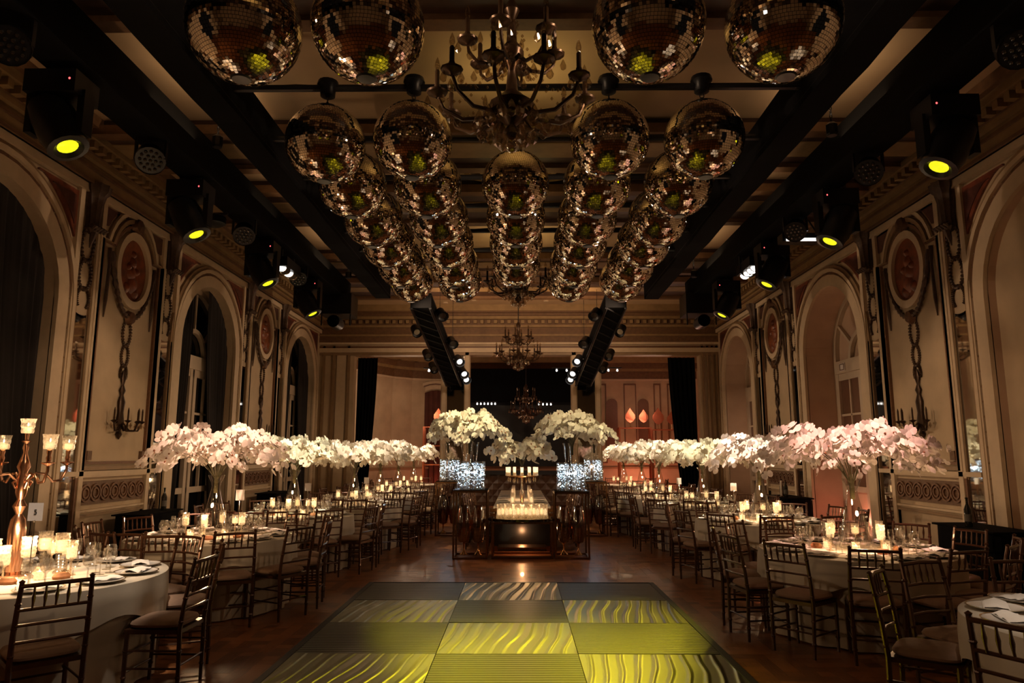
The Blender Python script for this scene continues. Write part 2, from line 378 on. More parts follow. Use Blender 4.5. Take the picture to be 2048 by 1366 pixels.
for side, sx in (('left', -1), ('right', 1)):
    fn = lambda u, z, d, sx=sx: (sx * (HW - d), u, z)
    wall = MB()
    segs = []; prev = YB
    for c in ARCHES:
        a, b = c - AR, c + AR
        wall.add([fn(prev, 0, 0), fn(a, 0, 0), fn(a, ZC, 0), fn(prev, ZC, 0)], [(0, 1, 2, 3)]); prev = b
        ap = arch_pts(c, AR, 0)
        for p, q in zip(ap[1:-2], ap[2:-1]):
            wall.add([fn(p[0], p[1], 0), fn(q[0], q[1], 0), fn(q[0], ZC, 0), fn(p[0], ZC, 0)], [(0, 1, 2, 3)])
    wall.add([fn(prev, 0, 0), fn(YF + .3, 0, 0), fn(YF + .3, ZC, 0), fn(prev, ZC, 0)], [(0, 1, 2, 3)])
    wo = struct('wall_' + side, wall, M_CREAM)
    dep = .3 if sx < 0 else .6
    for i, c in enumerate(ARCHES[1:]):
        ap = arch_pts(c, AR, 0)
        rv = MB()
        for p, q in zip(ap[:-1], ap[1:]):
            rv.add([fn(p[0], p[1], 0), fn(q[0], q[1], 0), fn(q[0], q[1], -dep), fn(p[0], p[1], -dep)], [(0, 1, 2, 3)])
        obj('arch_reveal', rv, M_PALE if sx < 0 else M_SALM, wo, True)
        for r0, r1, d1, m_ in ((AR, AR + .20, .05, M_PALE), (AR + .2, AR + .25, .035, M_BROWN), (AR + .25, AR + .31, .075, M_PALE), (AR + .31, AR + .37, .045, M_GOLDT)):
            obj('archivolt', band(arch_pts(c, r0, 0), arch_pts(c, r1, 0), fn, -.01, d1), m_, wo, True)
        # bead row on the dark band
        bd = MB()
        for k in range(60):
            t = k / 59 * (2 * (AZ - .3) + pi * AR * 1.2)
            rr = AR + .225
            if t < AZ - .3: u, z = c - rr, .3 + t
            elif t < AZ - .3 + pi * rr: q = (t - AZ + .3) / rr; u, z = c - rr * cos(q), AZ + rr * sin(q)
            else: u, z = c + rr, AZ - (t - (AZ - .3) - pi * rr)
            if z < .1: continue
            p = Vector(fn(u, z, .04)); bd.add([p + Vector(v) * .016 for v in ((0, 0, 1), (1, 0, 0), (0, 1, 0), (-1, 0, 0), (0, -1, 0), (0, 0, -1))],
                                              [(0, 1, 2), (0, 2, 3), (0, 3, 4), (0, 4, 1), (5, 2, 1), (5, 3, 2), (5, 4, 3), (5, 1, 4)])
        obj('bead_row', bd, M_GOLDT, wo)['kind'] = 'stuff'
        for s in (-1, 1):     # red marble spandrels with a pale border
            R = AR + .46; e = 1.36
            arc = [(c + s * R * sin(t), AZ + R * cos(t)) for t in [radians(22 + (math.degrees(math.asin(e / R)) - 22) * k / 10) for k in range(11)]]
            zt = 4.98
            arc = [(u, min(z, zt - .02)) for u, z in arc]
            poly = [(c + s * e, zt)] + [(arc[0][0], zt)] + arc
            obj('spandrel_panel', prism(poly, fn, -.01, .03), M_MARB, wo)
            obj('spandrel_inset', prism([((u - c - s * 1.2) * .6 + c + s * 1.2, (z - 4.8) * .6 + 4.8) for u, z in poly], fn, .02, .042), M_MARBD, wo)
    # horizontal bands that run the length of the wall
    obj('architrave', MB().add(*(lambda m: (m.v, m.f))(prism([(5, 0)], fn, 0, 0)) ) if False else MB().box(min(sx * HW, sx * (HW - .07)), max(sx * HW, sx * (HW - .07)), YB, YF, 5.03, 5.13), M_PALE, wo)
    crn = obj('cornice', MB().box(min(sx * HW, sx * (HW - .10)), max(sx * HW, sx * (HW - .10)), YB, YF, 5.13, 5.40), M_CORN, wo)
    for z0, z1, d, m_ in ((5.13, 5.17, .13, M_CORND), (5.30, 5.34, .13, M_CORND), (5.40, 5.46, .17, M_CORN), (5.46, 5.56, .20, M_CORND), (5.56, 5.66, .34, M_CORN), (5.66, 5.80, .42, M_CORND)):
        obj('cornice_step', MB().box(min(sx * HW, sx * (HW - d)), max(sx * HW, sx * (HW - d)), YB, YF, z0, z1), m_, wo)
    dent = me_of('dentil', MB().box(-.06, .06, -.045, .045, 0, .09), M_CORN)
    y = 4.0
    while y < YF - .2:
        put('dentil', dent, wo, (sx * (HW - .25), y, 5.465)); y += .19
    for z0, z1, d, m_ in ((0, .16, .06, M_GOLDT), (.16, .2, .04, M_PALE), (1.40, 1.46, .06, M_PALE)):
        prev = YB
        for c in ARCHES + [99]:
            b = min(c - AR - .37, YF)
            if b > prev: obj('dado_band', MB().box(min(sx * HW, sx * (HW - d)), max(sx * HW, sx * (HW - d)), prev, b, z0, z1), m_, wo)
            prev = c + AR + .37
    # pilaster strips: mirror below, three wreaths above, bronze corbel on top
    for c in STRIPS[1:]:
        for s in (-1, 1):
            obj('pilaster_moulding', MB().box(min(sx * HW, sx * (HW - .06)), max(sx * HW, sx * (HW - .06)), c + s * .25 - .045, c + s * .25 + .045, .2, 5.03), M_PALE, wo)
            obj('pilaster_bead', MB().box(min(sx * HW, sx * (HW - .045)), max(sx * HW, sx * (HW - .045)), c + s * .185 - .02, c + s * .185 + .02, .2, 3.45), M_BROWN, wo)
        top = [(c - .165, .32), (c + .165, .32)] + [(c + .165 * cos(t * pi / 8), 3.44 + (.06 if 0 < t < 8 else 0) - .07 * sin(t * pi / 8)) for t in range(9)]
        obj('mirror_panel', prism(top, fn, 0, .02), M_MIRROR, wo)
        obj('mirror_foot', MB().box(min(sx * HW, sx * (HW - .05)), max(sx * HW, sx * (HW - .05)), c - .165, c + .165, .2, .32), M_GOLDT, wo)
        for zc_, hz, a0, a1 in ((4.36, .23, 0, 2 * pi), (3.96, .2, 0, 2 * pi), (3.64, .15, -.25 * pi, 1.25 * pi)):
            obj('wreath', leaf_ring(fn, c, zc_, .125, hz, .02, a0, a1, .026), M_DARKBR, wo, True)
        cb = MB()    # corbel: a fluted, tasselled bracket with a hanging drop
        for zz, rr in ((4.50, .03), (4.56, .12), (4.62, .10), (4.72, .105), (4.9, .12), (5.02, .15), (5.06, .19), (5.16, .21)):
            for q in range(20):
                a = 2 * pi * q / 20; r_ = rr * (1.0 if q % 2 else .84)
                cb.v.append(fn(c + r_ * cos(a), zz, .05 + r_ * sin(a) * .9))
        cb.f = [(i * 20 + q, i * 20 + (q + 1) % 20, (i + 1) * 20 + (q + 1) % 20, (i + 1) * 20 + q) for i in range(7) for q in range(20)]
        for q in range(5): cb.sweep([fn(c - .12 + .06 * q, 4.60, .13), fn(c - .12 + .06 * q, 4.57, .17), fn(c - .12 + .06 * q, 4.53, .13)], [.02, .032, .012], 6)
        cb.sweep([fn(c, 4.52, .08), fn(c, 4.42, .06), fn(c, 4.32, .04)], [.045, .03, .006], 6)
        obj('corbel', cb, M_DARKBR, wo, True)
    # oval bays
    for c in OVALS[1:]:
        hw_ = .72
        # shouldered frame that rises round the oval
        def frame_path(h, r):
            z1 = 4.52 + h * .2; cz = 4.29
            a = atan2(z1 - cz, 1) ; u1 = sqrt(max(r * r - ((z1 - cz) / 1.22) ** 2, .01))
            pts = [(c - hw_ - h, 1.58 - h), (c - hw_ - h, z1), (c - u1, z1)]
            t0 = math.acos(max(-1, min(1, u1 / r)))
            for k in range(1, 12):
                t = pi - t0 - (pi - 2 * t0) * k / 12; pts.append((c + r * cos(t), cz + 1.22 * r * sin(t)))
            return pts + [(c + u1, z1), (c + hw_ + h, z1), (c + hw_ + h, 1.58 - h)]
        for h0, h1, d, m_ in ((.0, .035, .04, M_BROWN), (.06, .11, .06, M_GOLDT), (.15, .2, .05, M_PALE), (.2, .215, .03, M_GOLDT)):
            obj('panel_frame', band(frame_path(h0, .50 + h0), frame_path(h1, .50 + h1), fn, -.01, d, True), m_, wo)
        for s in (-1, 1):
            obj('corner_block', MB().box(min(sx * HW, sx * (HW - .05)), max(sx * HW, sx * (HW - .05)), c + s * (hw_ - .05) - .05, c + s * (hw_ - .05) + .05, 1.60, 1.72), M_FRIEZE, wo)
            poly = [(c + s * .94, 4.74), (c + s * .94, 5.0), (c + s * .2, 5.0)] + [(c + s * .76 * cos(radians(t)), 4.29 + .9 * sin(radians(t))) for t in (68, 58, 48, 38, 31)]
            obj('corner_marble', prism(poly, fn, -.01, .025), M_MARBD, wo)
            dr = MB().sweep([fn(c + s * .60, 4.46, .03), fn(c + s * .60, 4.2, .04), fn(c + s * .60, 3.75, .03), fn(c + s * .60, 3.5, .02)], [.026, .02, .024, .008], 6)
            obj('drop_ornament', dr, M_DARKBR, wo, True)
        ov = lambda rx, rz: [(c + rx * cos(2 * pi * k / 36), 4.29 + rz * sin(2 * pi * k / 36)) for k in range(36)]
        obj('oval_ring', band(ov(.37, .45), ov(.46, .56), fn, -.01, .07, True), M_PALE, wo, True)
        md = obj('medallion', prism(ov(.37, .45), fn, 0, .02), M_MEDAL, wo)
        fig = MB()     # low relief figure on the medallion
        for (u, z, r) in ((0, 4.53, .05), (.0, 4.40, .085), (-.02, 4.25, .11), (.03, 4.1, .13), (-.1, 4.33, .05), (.12, 4.3, .05), (.1, 3.98, .08), (-.12, 4.02, .07)):
            fig.lathe([(.001, .045), (r * .6, .035), (r, .0)], 10); n_ = 30
            for k in range(len(fig.v) - n_, len(fig.v)):
                x_, y_, z_ = fig.v[k]; fig.v[k] = fn(c + u + x_, z + y_ * 1.2, .02 + z_)
        obj('relief_figure', fig, M_MEDAL, wo, True)
        g = MB()
        for s in (-1, 1):
            pts = [(c + s * (.58 - .58 * t), 4.42 - .95 * sin(t * pi / 2) ** .8 * (1 - .15 * t)) for t in [k / 10 for k in range(11)]]
            for k in range(10):
                p = Vector(fn(*pts[k], .05)); q = Vector(fn(*pts[k + 1], .05)); g.sweep([p, (p + q) / 2, q], [.024, .040, .022], 6)
        obj('garland', g, M_DARKBR, wo, True)
        kz = MB().lathe([(.001, .09), (.1, .07), (.13, 0)], 10); kz.xf(Matrix.Translation(Vector(fn(c, 4.95, .03))) @ frame_to((-sx, 0, 0)))
        obj('keystone_mask', kz, M_BRONZE, wo, True)
        kz = MB().lathe([(.001, .07), (.08, .06), (.11, 0)], 10); kz.xf(Matrix.Translation(Vector(fn(c, 3.60, .03))) @ frame_to((-sx, 0, 0)))
        obj('garland_knot', kz, M_BRONZE, wo, True)
        for zc_, rx, hz, a0, a1 in ((3.38, .1, .19, 0, 2 * pi), (3.05, .085, .15, 0, 2 * pi), (2.8, .08, .12, -.2 * pi, 1.2 * pi)):
            obj('pendant_wreath', leaf_ring(fn, c, zc_, rx, hz, .02, a0, a1, .026), M_DARKBR, wo, True)
        # frieze of circles and lower dado panel
        obj('frieze_panel', MB().box(min(sx * HW, sx * (HW - .02)), max(sx * HW, sx * (HW - .02)), c - .84, c + .84, 1.03, 1.33), M_FRIEZE, wo)
        fr = MB()
        for k in range(7):
            uc = c - .66 + k * .22
            for r0 in (.095, .05): fr.merge(band([(uc + r0 * cos(t * pi / 8), 1.18 + r0 * sin(t * pi / 8)) for t in range(16)], [(uc + (r0 + .02) * cos(t * pi / 8), 1.18 + (r0 + .02) * sin(t * pi / 8)) for t in range(16)], fn, .01, .045, True))
        obj('frieze_scroll', fr, M_BROWN, wo)
        for h0, h1, d, m_ in ((0, .03, .04, M_GOLDT), (.06, .09, .05, M_PALE)):
            rc = lambda h: [(c - .78 - h, .3 - h), (c + .78 + h, .3 - h), (c + .78 + h, .88 + h), (c - .78 - h, .88 + h)]
            obj('dado_panel_frame', band(rc(h0), rc(h1), fn, -.01, d, True), m_, wo)
    # windows (left) and glazed doors (right)
    for i, c in enumerate(ARCHES[1:]):
        xg = HW + (.30 if sx < 0 else .58)
        if sx > 0 and i == 0:      # the nearest right arch is a shallow blind niche
            obj('niche_panel', prism(arch_pts(c, AR + .02, 0), fn, -.14, -.10), M_CREAM, wo); continue
        nm = ('window_%d' % (i + 1)) if sx < 0 else ('door_%d' % (i + 1))
        fw = lambda u, z, d, sx=sx, xg=xg: (sx * (xg - d), u, z)
        gl = prism(arch_pts(c, AR + .02, .0), fw, -.06, -.03)
        wn = struct(nm, gl, M_DARKG if sx < 0 else M_SALM)
        fm = M_WOODW
        # side walls, jamb frames, transom, mullions
        obj('frame', band(arch_pts(c, AR - .10, .0), arch_pts(c, AR + .02, .0), fw, -.03, .05), fm, wn, True)
        obj('transom', MB().box(min(sx * xg, sx * (xg - .09)), max(sx * xg, sx * (xg - .09)), c - AR + .1, c + AR - .1, 3.18, 3.42), fm, wn)
        obj('fan_arch', band([(c + .42 * cos(t * pi / 12), 3.42 + .42 * sin(t * pi / 12)) for t in range(13)], [(c + .5 * cos(t * pi / 12), 3.42 + .5 * sin(t * pi / 12)) for t in range(13)], fw, -.02, .05), fm, wn)
        for a in (35, 90, 145):
            a = radians(a); p = (c + .5 * cos(a), 3.42 + .5 * sin(a)); q = (c + 1.05 * cos(a), 3.5 + 1.05 * sin(a)); nx, nz = -sin(a) * .025, cos(a) * .025
            obj('glazing_bar', prism([(p[0] + nx, p[1] + nz), (q[0] + nx, q[1] + nz), (q[0] - nx, q[1] - nz), (p[0] - nx, p[1] - nz)], fw, -.02, .04), fm, wn)
        for s in (-1, 1):
            u0, u1 = (c - AR + .1, c - .03) if s < 0 else (c + .03, c + AR - .1)
            lf = MB()
            for a, b, z0, z1 in ((u0, u0 + .1, 0, 3.18), (u1 - .1, u1, 0, 3.18), (u0, u1, 0, .2), (u0, u1, 3.05, 3.18), (u0, u1, 1.0, 1.1)): 
                q = xg - (.07 if b - a < .2 else .062); lf.box(min(sx * xg, sx * q), max(sx * xg, sx * q), a, b, z0, z1)
            leaf_o = obj('door_leaf' if sx > 0 else 'casement', lf, fm, wn)
            for z in (1.75, 2.4):
                obj('glazing_bar', MB().box(min(sx * (xg), sx * (xg - .05)), max(sx * xg, sx * (xg - .05)), u0 + .1, u1 - .1, z - .02, z + .02), fm, leaf_o)
            um = (u0 + u1) / 2
            obj('glazing_bar', MB().box(min(sx * (xg), sx * (xg - .05)), max(sx * xg, sx * (xg - .05)), um - .02, um + .02, 1.1, 3.05), fm, leaf_o)
        if sx > 0:
            for u0, u1 in ((c - AR + .2, c - .13), (c + .13, c + AR - .2)):
                obj('door_pane', MB().box(xg - .02, xg - .01, u0, u1, 1.1, 3.05), mat('warm_pane_%d' % int(u0 * 10), (.16, .085, .055), .25, var=.1, vscale=3), wn)
            if i == 1:
                pl = obj('door_plaque', MB().box(xg - .11, xg - .09, c + .55, c + .75, 3.22, 3.36), M_CARD, wn)
                obj('plaque_frame', band([(c + .58, 3.245), (c + .72, 3.245), (c + .72, 3.335), (c + .58, 3.335)], [(c + .565, 3.23), (c + .735, 3.23), (c + .735, 3.35), (c + .565, 3.35)], fw, .1, .118, True), M_FRIEZE, pl)
struct('wall_back', MB().box(-HW, HW, YB - .2, YB, 0, ZC), M_CREAM)

# curtains in the left arches
def curtain(u0, u1, z0, z1, x, amp, waves, ph, tie=None, n=70, rows=14, fnx=None):
    mb = MB(); nu = n
    for r in range(rows + 1):
        z = z0 + (z1 - z0) * r / rows
        for k in range(nu + 1):
            t = k / nu; a, b = u0, u1
            if tie:
                q = (1 - r / rows); s = tie[1] * (q ** 1.6)
                if tie[0] > 0: a = u0 + (u1 - u0) * s
                else: b = u1 - (u1 - u0) * s
            u = a + (b - a) * t
            d = amp * (sin(t * waves * 2 * pi + ph) + .4 * sin(t * waves * 4.3 * pi + ph * 2 + r * .1)) * (.7 + .3 * (1 - r / rows))
            mb.v.append((x + d, u, z) if fnx is None else fnx(u, z, d))
    w = nu + 1
    mb.f = [(r * w + k, r * w + k + 1, (r + 1) * w + k + 1, (r + 1) * w + k) for r in range(rows) for k in range(nu)]
    return mb
def arch_clip(mb, c):
    # gather the cloth under the arch head
    vs = []
    for x, u, z in mb.v:
        du = min(abs(u - c), AR + .05); zt = AZ + sqrt(max((AR + .06) ** 2 - du * du, 0))
        z2 = z / 4.66 * zt if zt < 4.66 else z
        f = max(0, min(1, (zt - z2) / .5, (AR + .06 - abs(u - c)) / .12)); vs.append((-HW - .12 + (x + HW + .12) * f, u, z2))
    mb.v = vs; return mb
for i, c in enumerate(ARCHES[1:]):
    nm = ['first', 'second', 'third'][i]
    for s, w1, w2 in ((-1, .74, 'near'), (1, .98, 'far')):
        a, b = (c - AR - .04, c - AR + w1) if s < 0 else (c + AR - w1, c + AR + .04)
        mb = arch_clip(curtain(a, b, .02, 4.66, -HW - .12, .03, 7, i + s, (s if s > 0 else -1, .5 if s < 0 else .72)), c)
        tag(obj('curtain', mb, M_CURT, None, True), 'dark floor-length curtain on the %s side of the %s left arched window' % (w2, nm), 'curtain')

# ------------------------------------------------------------------ far wall with three openings
OPZ = 4.42
fw = MB()
for x0, x1 in ((-HW, -4.62), (-2.17, -2.0), (-1.52, -1.36), (1.48, 1.64), (2.14, 2.32), (5.08, HW)):
    fw.box(x0, x1, YF, YF + .3, 0, OPZ)
fw.box(-HW, HW, YF, YF + .3, OPZ, ZC)
wf = struct('wall_far', fw, M_CREAM)
for x0, x1 in ((-2.0, -1.52), (1.64, 2.14)):
    obj('mirror_panel', MB().box(x0, x1, YF + .03, YF + .3, .2, OPZ), M_MIRROR, wf)
    for a, b in ((x0 - .17, x0), (x1, x1 + .16)):
        obj('pier_moulding', MB().box(a + .03, b - .03, YF - .05, YF, 0, OPZ + .1), M_PALE, wf)
for z0, z1, d, m_ in ((OPZ, OPZ + .08, .05, M_GOLDT), (OPZ + .08, OPZ + .2, .09, M_PALE), (OPZ + .2, OPZ + .26, .06, M_BROWN), (4.72, 4.78, .1, M_PALE), (4.78, 4.95, .12, M_CORND), (4.95, 5.0, .16, M_CORN), (5.0, 5.2, .12, M_CORND), (5.2, 5.26, .18, M_CORN), (5.26, 5.42, .15, M_CORND), (5.42, 5.5, .25, M_CORN), (5.5, 5.62, .3, M_CORND), (5.62, 5.8, .42, M_CORN)):
    obj('cornice_step', MB().box(-HW, HW, YF - d, YF, z0, z1), m_, wf)
x = -5.2
dent2 = me_of('dentil', MB().box(-.045, .045, -.04, .04, 0, .09), M_CORN)
while x < 5.2:
    put('dentil', dent2, wf, (x, YF - .2, 5.3)); x += .19
for x0 in (-5.5, -5.22, -4.8): obj('pilaster_moulding', MB().box(x0, x0 + .07, YF - .06, YF, .2, 4.7), M_GOLDT, wf)
obj('pilaster_panel', MB().box(-5.1, -4.85, YF - .04, YF, .4, 4.5), M_PALE, wf)
for x0 in (5.12, 5.26, 5.4, 5.52): obj('pilaster_moulding', MB().box(x0, x0 + .06, YF - .06, YF, .2, 4.7), M_GOLDT, wf)
for x0, x1, s, lb in ((-4.62, -4.05, -1, 'left'), (4.3, 5.08, 1, 'right')):
    mb = curtain(x0, x1, .02, OPZ, 0, .05, 6, s, (-1 if s < 0 else 1, .45), fnx=lambda u, z, d: (u, YF + .5 + d, z))
    tag(obj('curtain', mb, M_BLACK, None, True), 'black drape hanging at the %s edge of the opening to the far salon' % lb, 'curtain')

# ------------------------------------------------------------------ far salon
sal = MB()
path = [(-5.6, 20.1), (-5.55, 21.5), (-5.35, 23), (-5.0, 24.3), (-4.5, 25.3), (-3.9, 25.9), (-3.2, 26.2), (-2.3, 26.3), (6.6, 26.3)]
for (a, b), (c, d) in zip(path[:-1], path[1:]): sal.add([(a, b, 0), (c, d, 0), (c, d, 5.2), (a, b, 5.2)], [(0, 1, 2, 3)])
sal.add([(6.6, 26.3, 0), (6.6, 20.1, 0), (6.6, 20.1, 5.2), (6.6, 26.3, 5.2)], [(0, 1, 2, 3)])
ws = struct('wall_salon', sal, M_CREAM)
def offset_strip(z0, z1, d, m_, nm='salon_cornice'):
    mb = MB(); pp = path
    for (a, b), (c, e) in zip(pp[:-1], pp[1:]):
        t = Vector((c - a, e - b, 0)).normalized(); n = Vector((t.y, -t.x, 0))
        p, q = Vector((a, b, 0)), Vector((c, e, 0))
        vs = []
        for z in (z0, z1): vs += [p + Vector((0, 0, z)), q + Vector((0, 0, z)), q + n * d + Vector((0, 0, z)), p + n * d + Vector((0, 0, z))]
        mb.add(vs, [(0, 1, 2, 3), (4, 5, 6, 7), (0, 1, 5, 4), (1, 2, 6, 5), (2, 3, 7, 6), (3, 0, 4, 7)])
    obj(nm, mb, m_, ws)
for z0, z1, d, m_ in ((4.35, 4.42, .08, M_PALE), (4.42, 4.7, .06, M_CORND), (4.7, 4.8, .16, M_CORN), (4.8, 5.0, .2, M_CORND), (5.0, 5.2, .4, M_CORN), (1.15, 1.22, .05, M_GOLDT), (0, .2, .05, M_GOLDT)):
    offset_strip(z0, z1, d, m_)
cs = struct('ceiling_salon', MB().box(-6.2, 6.9, YF + .3, 26.6, 5.2, 5.35), M_CEIL)
fs_ = lambda u, z, d: (u, 26.2 - d, z)
AZs = AZ; 
def arch2(c, r, zs, z0=0, n=16): return [(c - r, z0)] + [(c - r * cos(pi * k / n), zs + r * sin(pi * k / n)) for k in range(n + 1)] + [(c + r, z0)]
for r0, r1, d, m_ in ((.9, 1.05, .1, M_PALE), (1.05, 1.1, .12, M_BROWN), (1.1, 1.2, .14, M_PALE)):
    obj('salon_arch', band(arch2(-3.05, r0, 3.15), arch2(-3.05, r1, 3.15), fs_, -.3, d), m_, ws, True)
tag(obj('curtain', curtain(-3.93, -2.17, .02, 3.95, 0, .03, 9, .3, fnx=lambda u, z, d: (u, 26.1 + d, z if z < 3.1 else 3.1 + (z - 3.1) * sqrt(max(1 - ((u + 3.05) / .9) ** 2, 0)) * 1.05)), M_REDCURT, None, True), 'red-brown curtain filling the arch of the far salon', 'curtain')
for x0, x1 in ((3.0, 3.25), (3.9, 4.35), (5.0, 5.25), (5.5, 6.2)):
    obj('salon_panel', band([(x0 + .03, 1.4), (x1 - .03, 1.4), (x1 - .03, 4.2), (x0 + .03, 4.2)], [(x0, 1.35), (x1, 1.35), (x1, 4.25), (x0, 4.25)], fs_, -.12, -.05, True), M_BROWN, ws)
for x0 in (3.45, 4.6): 
    obj('salon_mirror', prism(arch2(x0, .2, 3.5, 1.5, 8), fs_, -.12, -.06), M_BROWN, ws)
bdrop = tag(obj('backdrop', MB().box(-2.1, 2.9, 25.9, 26.0, 1.25, 4.3), M_BPLAST), 'dark reflective panel wall behind the bar in the far salon', 'backdrop')
bl = MB(); bl.box(-2.1, 2.9, 25.3, 25.4, 3.5, 4.7)
tag(obj('black_valance', bl, M_BLACK), 'black valance hung high across the middle of the far salon', 'valance')
def bulb_bar(x0, x1, y, z, n, label, r=.03):
    t = thing('lamp_and_reflection_bar', label, 'lamp', ((x0 + x1) / 2, y, z))
    obj('rail', cyl_between((x0 - t.location.x, 0, .08), (x1 - t.location.x, 0, .08), .025), M_BMETAL, t)
    bme = me_of('bulb', MB().lathe([(.001, -r), (r * .8, -r * .6), (r, 0), (r * .8, r * .6), (.02, r * 1.3)], 8), M_LENSW, True)
    for k in range(n): put('bulb', bme, t, (x0 - t.location.x + (x1 - x0) * (k + .5) / n, 0, 0))
bulb_bar(-1.5, -.75, 24.8, 3.4, 6, 'row of small white lamp reflections left of centre in the far salon')  # reflections of lamps in the dark mirror, built as glowing bulbs
bulb_bar(.65, 1.2, 24.8, 3.38, 4, 'row of small white lamp reflections right of centre in the far salon')  # also mirror reflections, given solid glowing bulbs and a rail
bulb_bar(-2.85, -2.2, 21.2, 4.15, 2, 'pair of white lamps under black bar in left far opening', .035)
bulb_bar(1.0, 1.6, 21.2, 4.15, 2, 'pair of white lamps under black bar in middle far opening', .03)
bulb_bar(2.3, 3.1, 21.2, 4.15, 3, 'three white lamps under black bar in right far opening', .03)
bar = thing('bar_counter', 'long bar with a black top and tufted front in the far salon', 'bar', (.4, 24.2, 0))
obj('counter_top', MB().box(-2.2, 2.3, -.35, .35, 1.0, 1.12), M_BMETAL, bar)
obj('front_panel', MB().box(-2.1, 2.2, -.22, .25, 0, 1.0), M_TUFT, bar)
tuf = me_of('tufted_diamond', MB().add([(-.17, 0, 0), (0, 0, -.2), (.17, 0, 0), (0, 0, .2), (0, -.07, 0)], [(0, 1, 4), (1, 2, 4), (2, 3, 4), (3, 0, 4)]), M_TUFT)
for r in range(5):
    for k in range(12): put('tufted_diamond', tuf, bar, (-1.95 + k * .35 + (.175 if r % 2 else 0), -.22, .12 + r * .2))
# copper shelving, left and right
def shelf_unit(x, y, w, z0, z1, label):
    t = thing('shelf_unit', label, 'shelf', (x, y, 0))
    for a in (-w / 2, w / 2):
        for b in (-.2, .2): obj('upright', MB().box(a - .025, a + .025, b - .025, b + .025, 0, z1), M_COPSH, t)
    n = 3
    for k in range(n + 1):
        z = z0 + (z1 - z0) * k / n; obj('shelf_board', MB().box(-w / 2, w / 2, -.22, .22, z - .03, z), M_COPSH, t)
    return t
shelf_unit(3.88, 24, 1.05, .7, 2.55, 'tall copper shelf unit under red light beside the right black drape')
shelf_unit(5.0, 24.3, 1.0, .7, 2.5, 'copper shelf unit half hidden by the right black drape')
shelf_unit(-2.75, 24.5, .95, .7, 2.6, 'copper shelf unit under red light inside the left opening')
def leaf_lamp(x, y, z, s, label):
    t = thing('leaf_ornament', label, 'ornament', (x, y, z))
    out = [(0, 0), (.10, .06), (.17, .16), (.16, .27), (.08, .38), (0, .50), (-.08, .38), (-.16, .27), (-.17, .16), (-.10, .06)]
    obj('leaf', prism([(u * s, .16 + v * s) for u, v in out], lambda u, z, d: (u, d * (1 - abs(u) * 2), z), -.03, .03), M_COPSH, t)
    obj('stand', MB().lathe([(.08, 0), (.08, .015), (.012, .03), (.012, .18)], 8, capb=True), M_GOLD, t)
leaf_lamp(3.75, 24, 2.55, 1.0, 'small copper leaf ornament left on the right shelf unit')
leaf_lamp(4.75, 24.3, 2.5, 1.15, 'large copper leaf ornament on shelf unit beside black drape')
leaf_lamp(5.2, 24.3, 2.5, .9, 'copper leaf ornament partly behind the right black drape')
leaf_lamp(-2.75, 24.5, 2.6, .95, 'copper leaf ornament on the shelf unit in left opening')
leaf_lamp(4.2, 24, 2.55, .9, 'round copper leaf ornament right on the right shelf unit')
lamp('red_uplight_right', 'POINT', (4.3, 25.2, .5), 60, (1, .30, .18), .04)
lamp('red_uplight_left', 'POINT', (-2.7, 25.6, .4), 16, (1, .26, .14), .04)
lamp('salon_lamp_left', 'POINT', (-3.4, 22.5, 3.2), 60, (1, .68, .46), .3)
lamp('salon_lamp_right', 'POINT', (4.2, 22.5, 3.2), 50, (1, .58, .42), .3)

# ------------------------------------------------------------------ trusses, pipes and stage lamps
TB, TT = 4.98, 5.38
def truss(x0, x1, y0, y1, label):
    t = thing('truss', label, 'truss', ((x0 + x1) / 2, y0, TB))
    w = (x1 - x0) / 2; n = int((y1 - y0) / .5); L = y1 - y0
    cl = MB()
    for k in range(n + 1):     # cloth sleeve, sagging a little between the chords
        y = L * k / n; s = random.uniform(0, .03)
        cl.v += [(-w, y, 0 - s), (w, y, 0 - s), (w + .01, y, .4), (-w - .01, y, .4)]
    cl.f = [(4 * k + a, 4 * k + (a + 1) % 4, 4 * k + 4 + (a + 1) % 4, 4 * k + 4 + a) for k in range(n) for a in range(4)] + [(0, 1, 2, 3), (4 * n, 4 * n + 1, 4 * n + 2, 4 * n + 3)]
    obj('truss_sleeve', cl, M_BLACK, t)
    for a in (-w * .85, w * .85):
        obj('chord_tube', cyl_between((a, -.02, .05), (a, L + .05, .05), .025), M_BMETAL, t)
    return t
truss(-3.05, -2.75, -1, 14.9, 'inner black-sleeved truss on the left of the mirror balls')
truss(2.70, 3.0, -1, 14.9, 'inner black-sleeved truss on the right of the mirror balls')
truss(-4.07, -3.69, -1, 15.2, 'outer black-sleeved truss along the left wall')
truss(3.66, 4.04, -1, 15.2, 'outer black-sleeved truss along the right wall')
def chain(x, y, z0, z1, label):
    t = thing('hoist_chain', label, 'chain', (x, y, z0))
    lk = me_of('link', MB().sweep([(.012 * cos(a * pi / 4), 0, .028 * sin(a * pi / 4)) for a in range(9)], .006, 5, False), M_BMETAL)
    n = int((z1 - z0) / .045)
    for k in range(n): put('link', lk, t, (0, 0, .03 + k * .045), (0, 0, (k % 2) * pi / 2))
    obj('hoist_body', MB().lathe([(.05, -.1), (.06, -.08), (.06, .02), (.03, .05)], 8, capb=True), M_BMETAL, t)
chain(-3.4, 7.55, 5.2, ZC, 'hoist chain beside the left outer truss'); chain(3.32, 7.1, 5.1, ZC, 'hoist chain beside the right outer truss')
chain(-3.35, 13.6, 5.2, ZC, 'far hoist chain between the left trusses'); chain(3.35, 13.2, 5.1, ZC, 'far hoist chain between the right trusses')

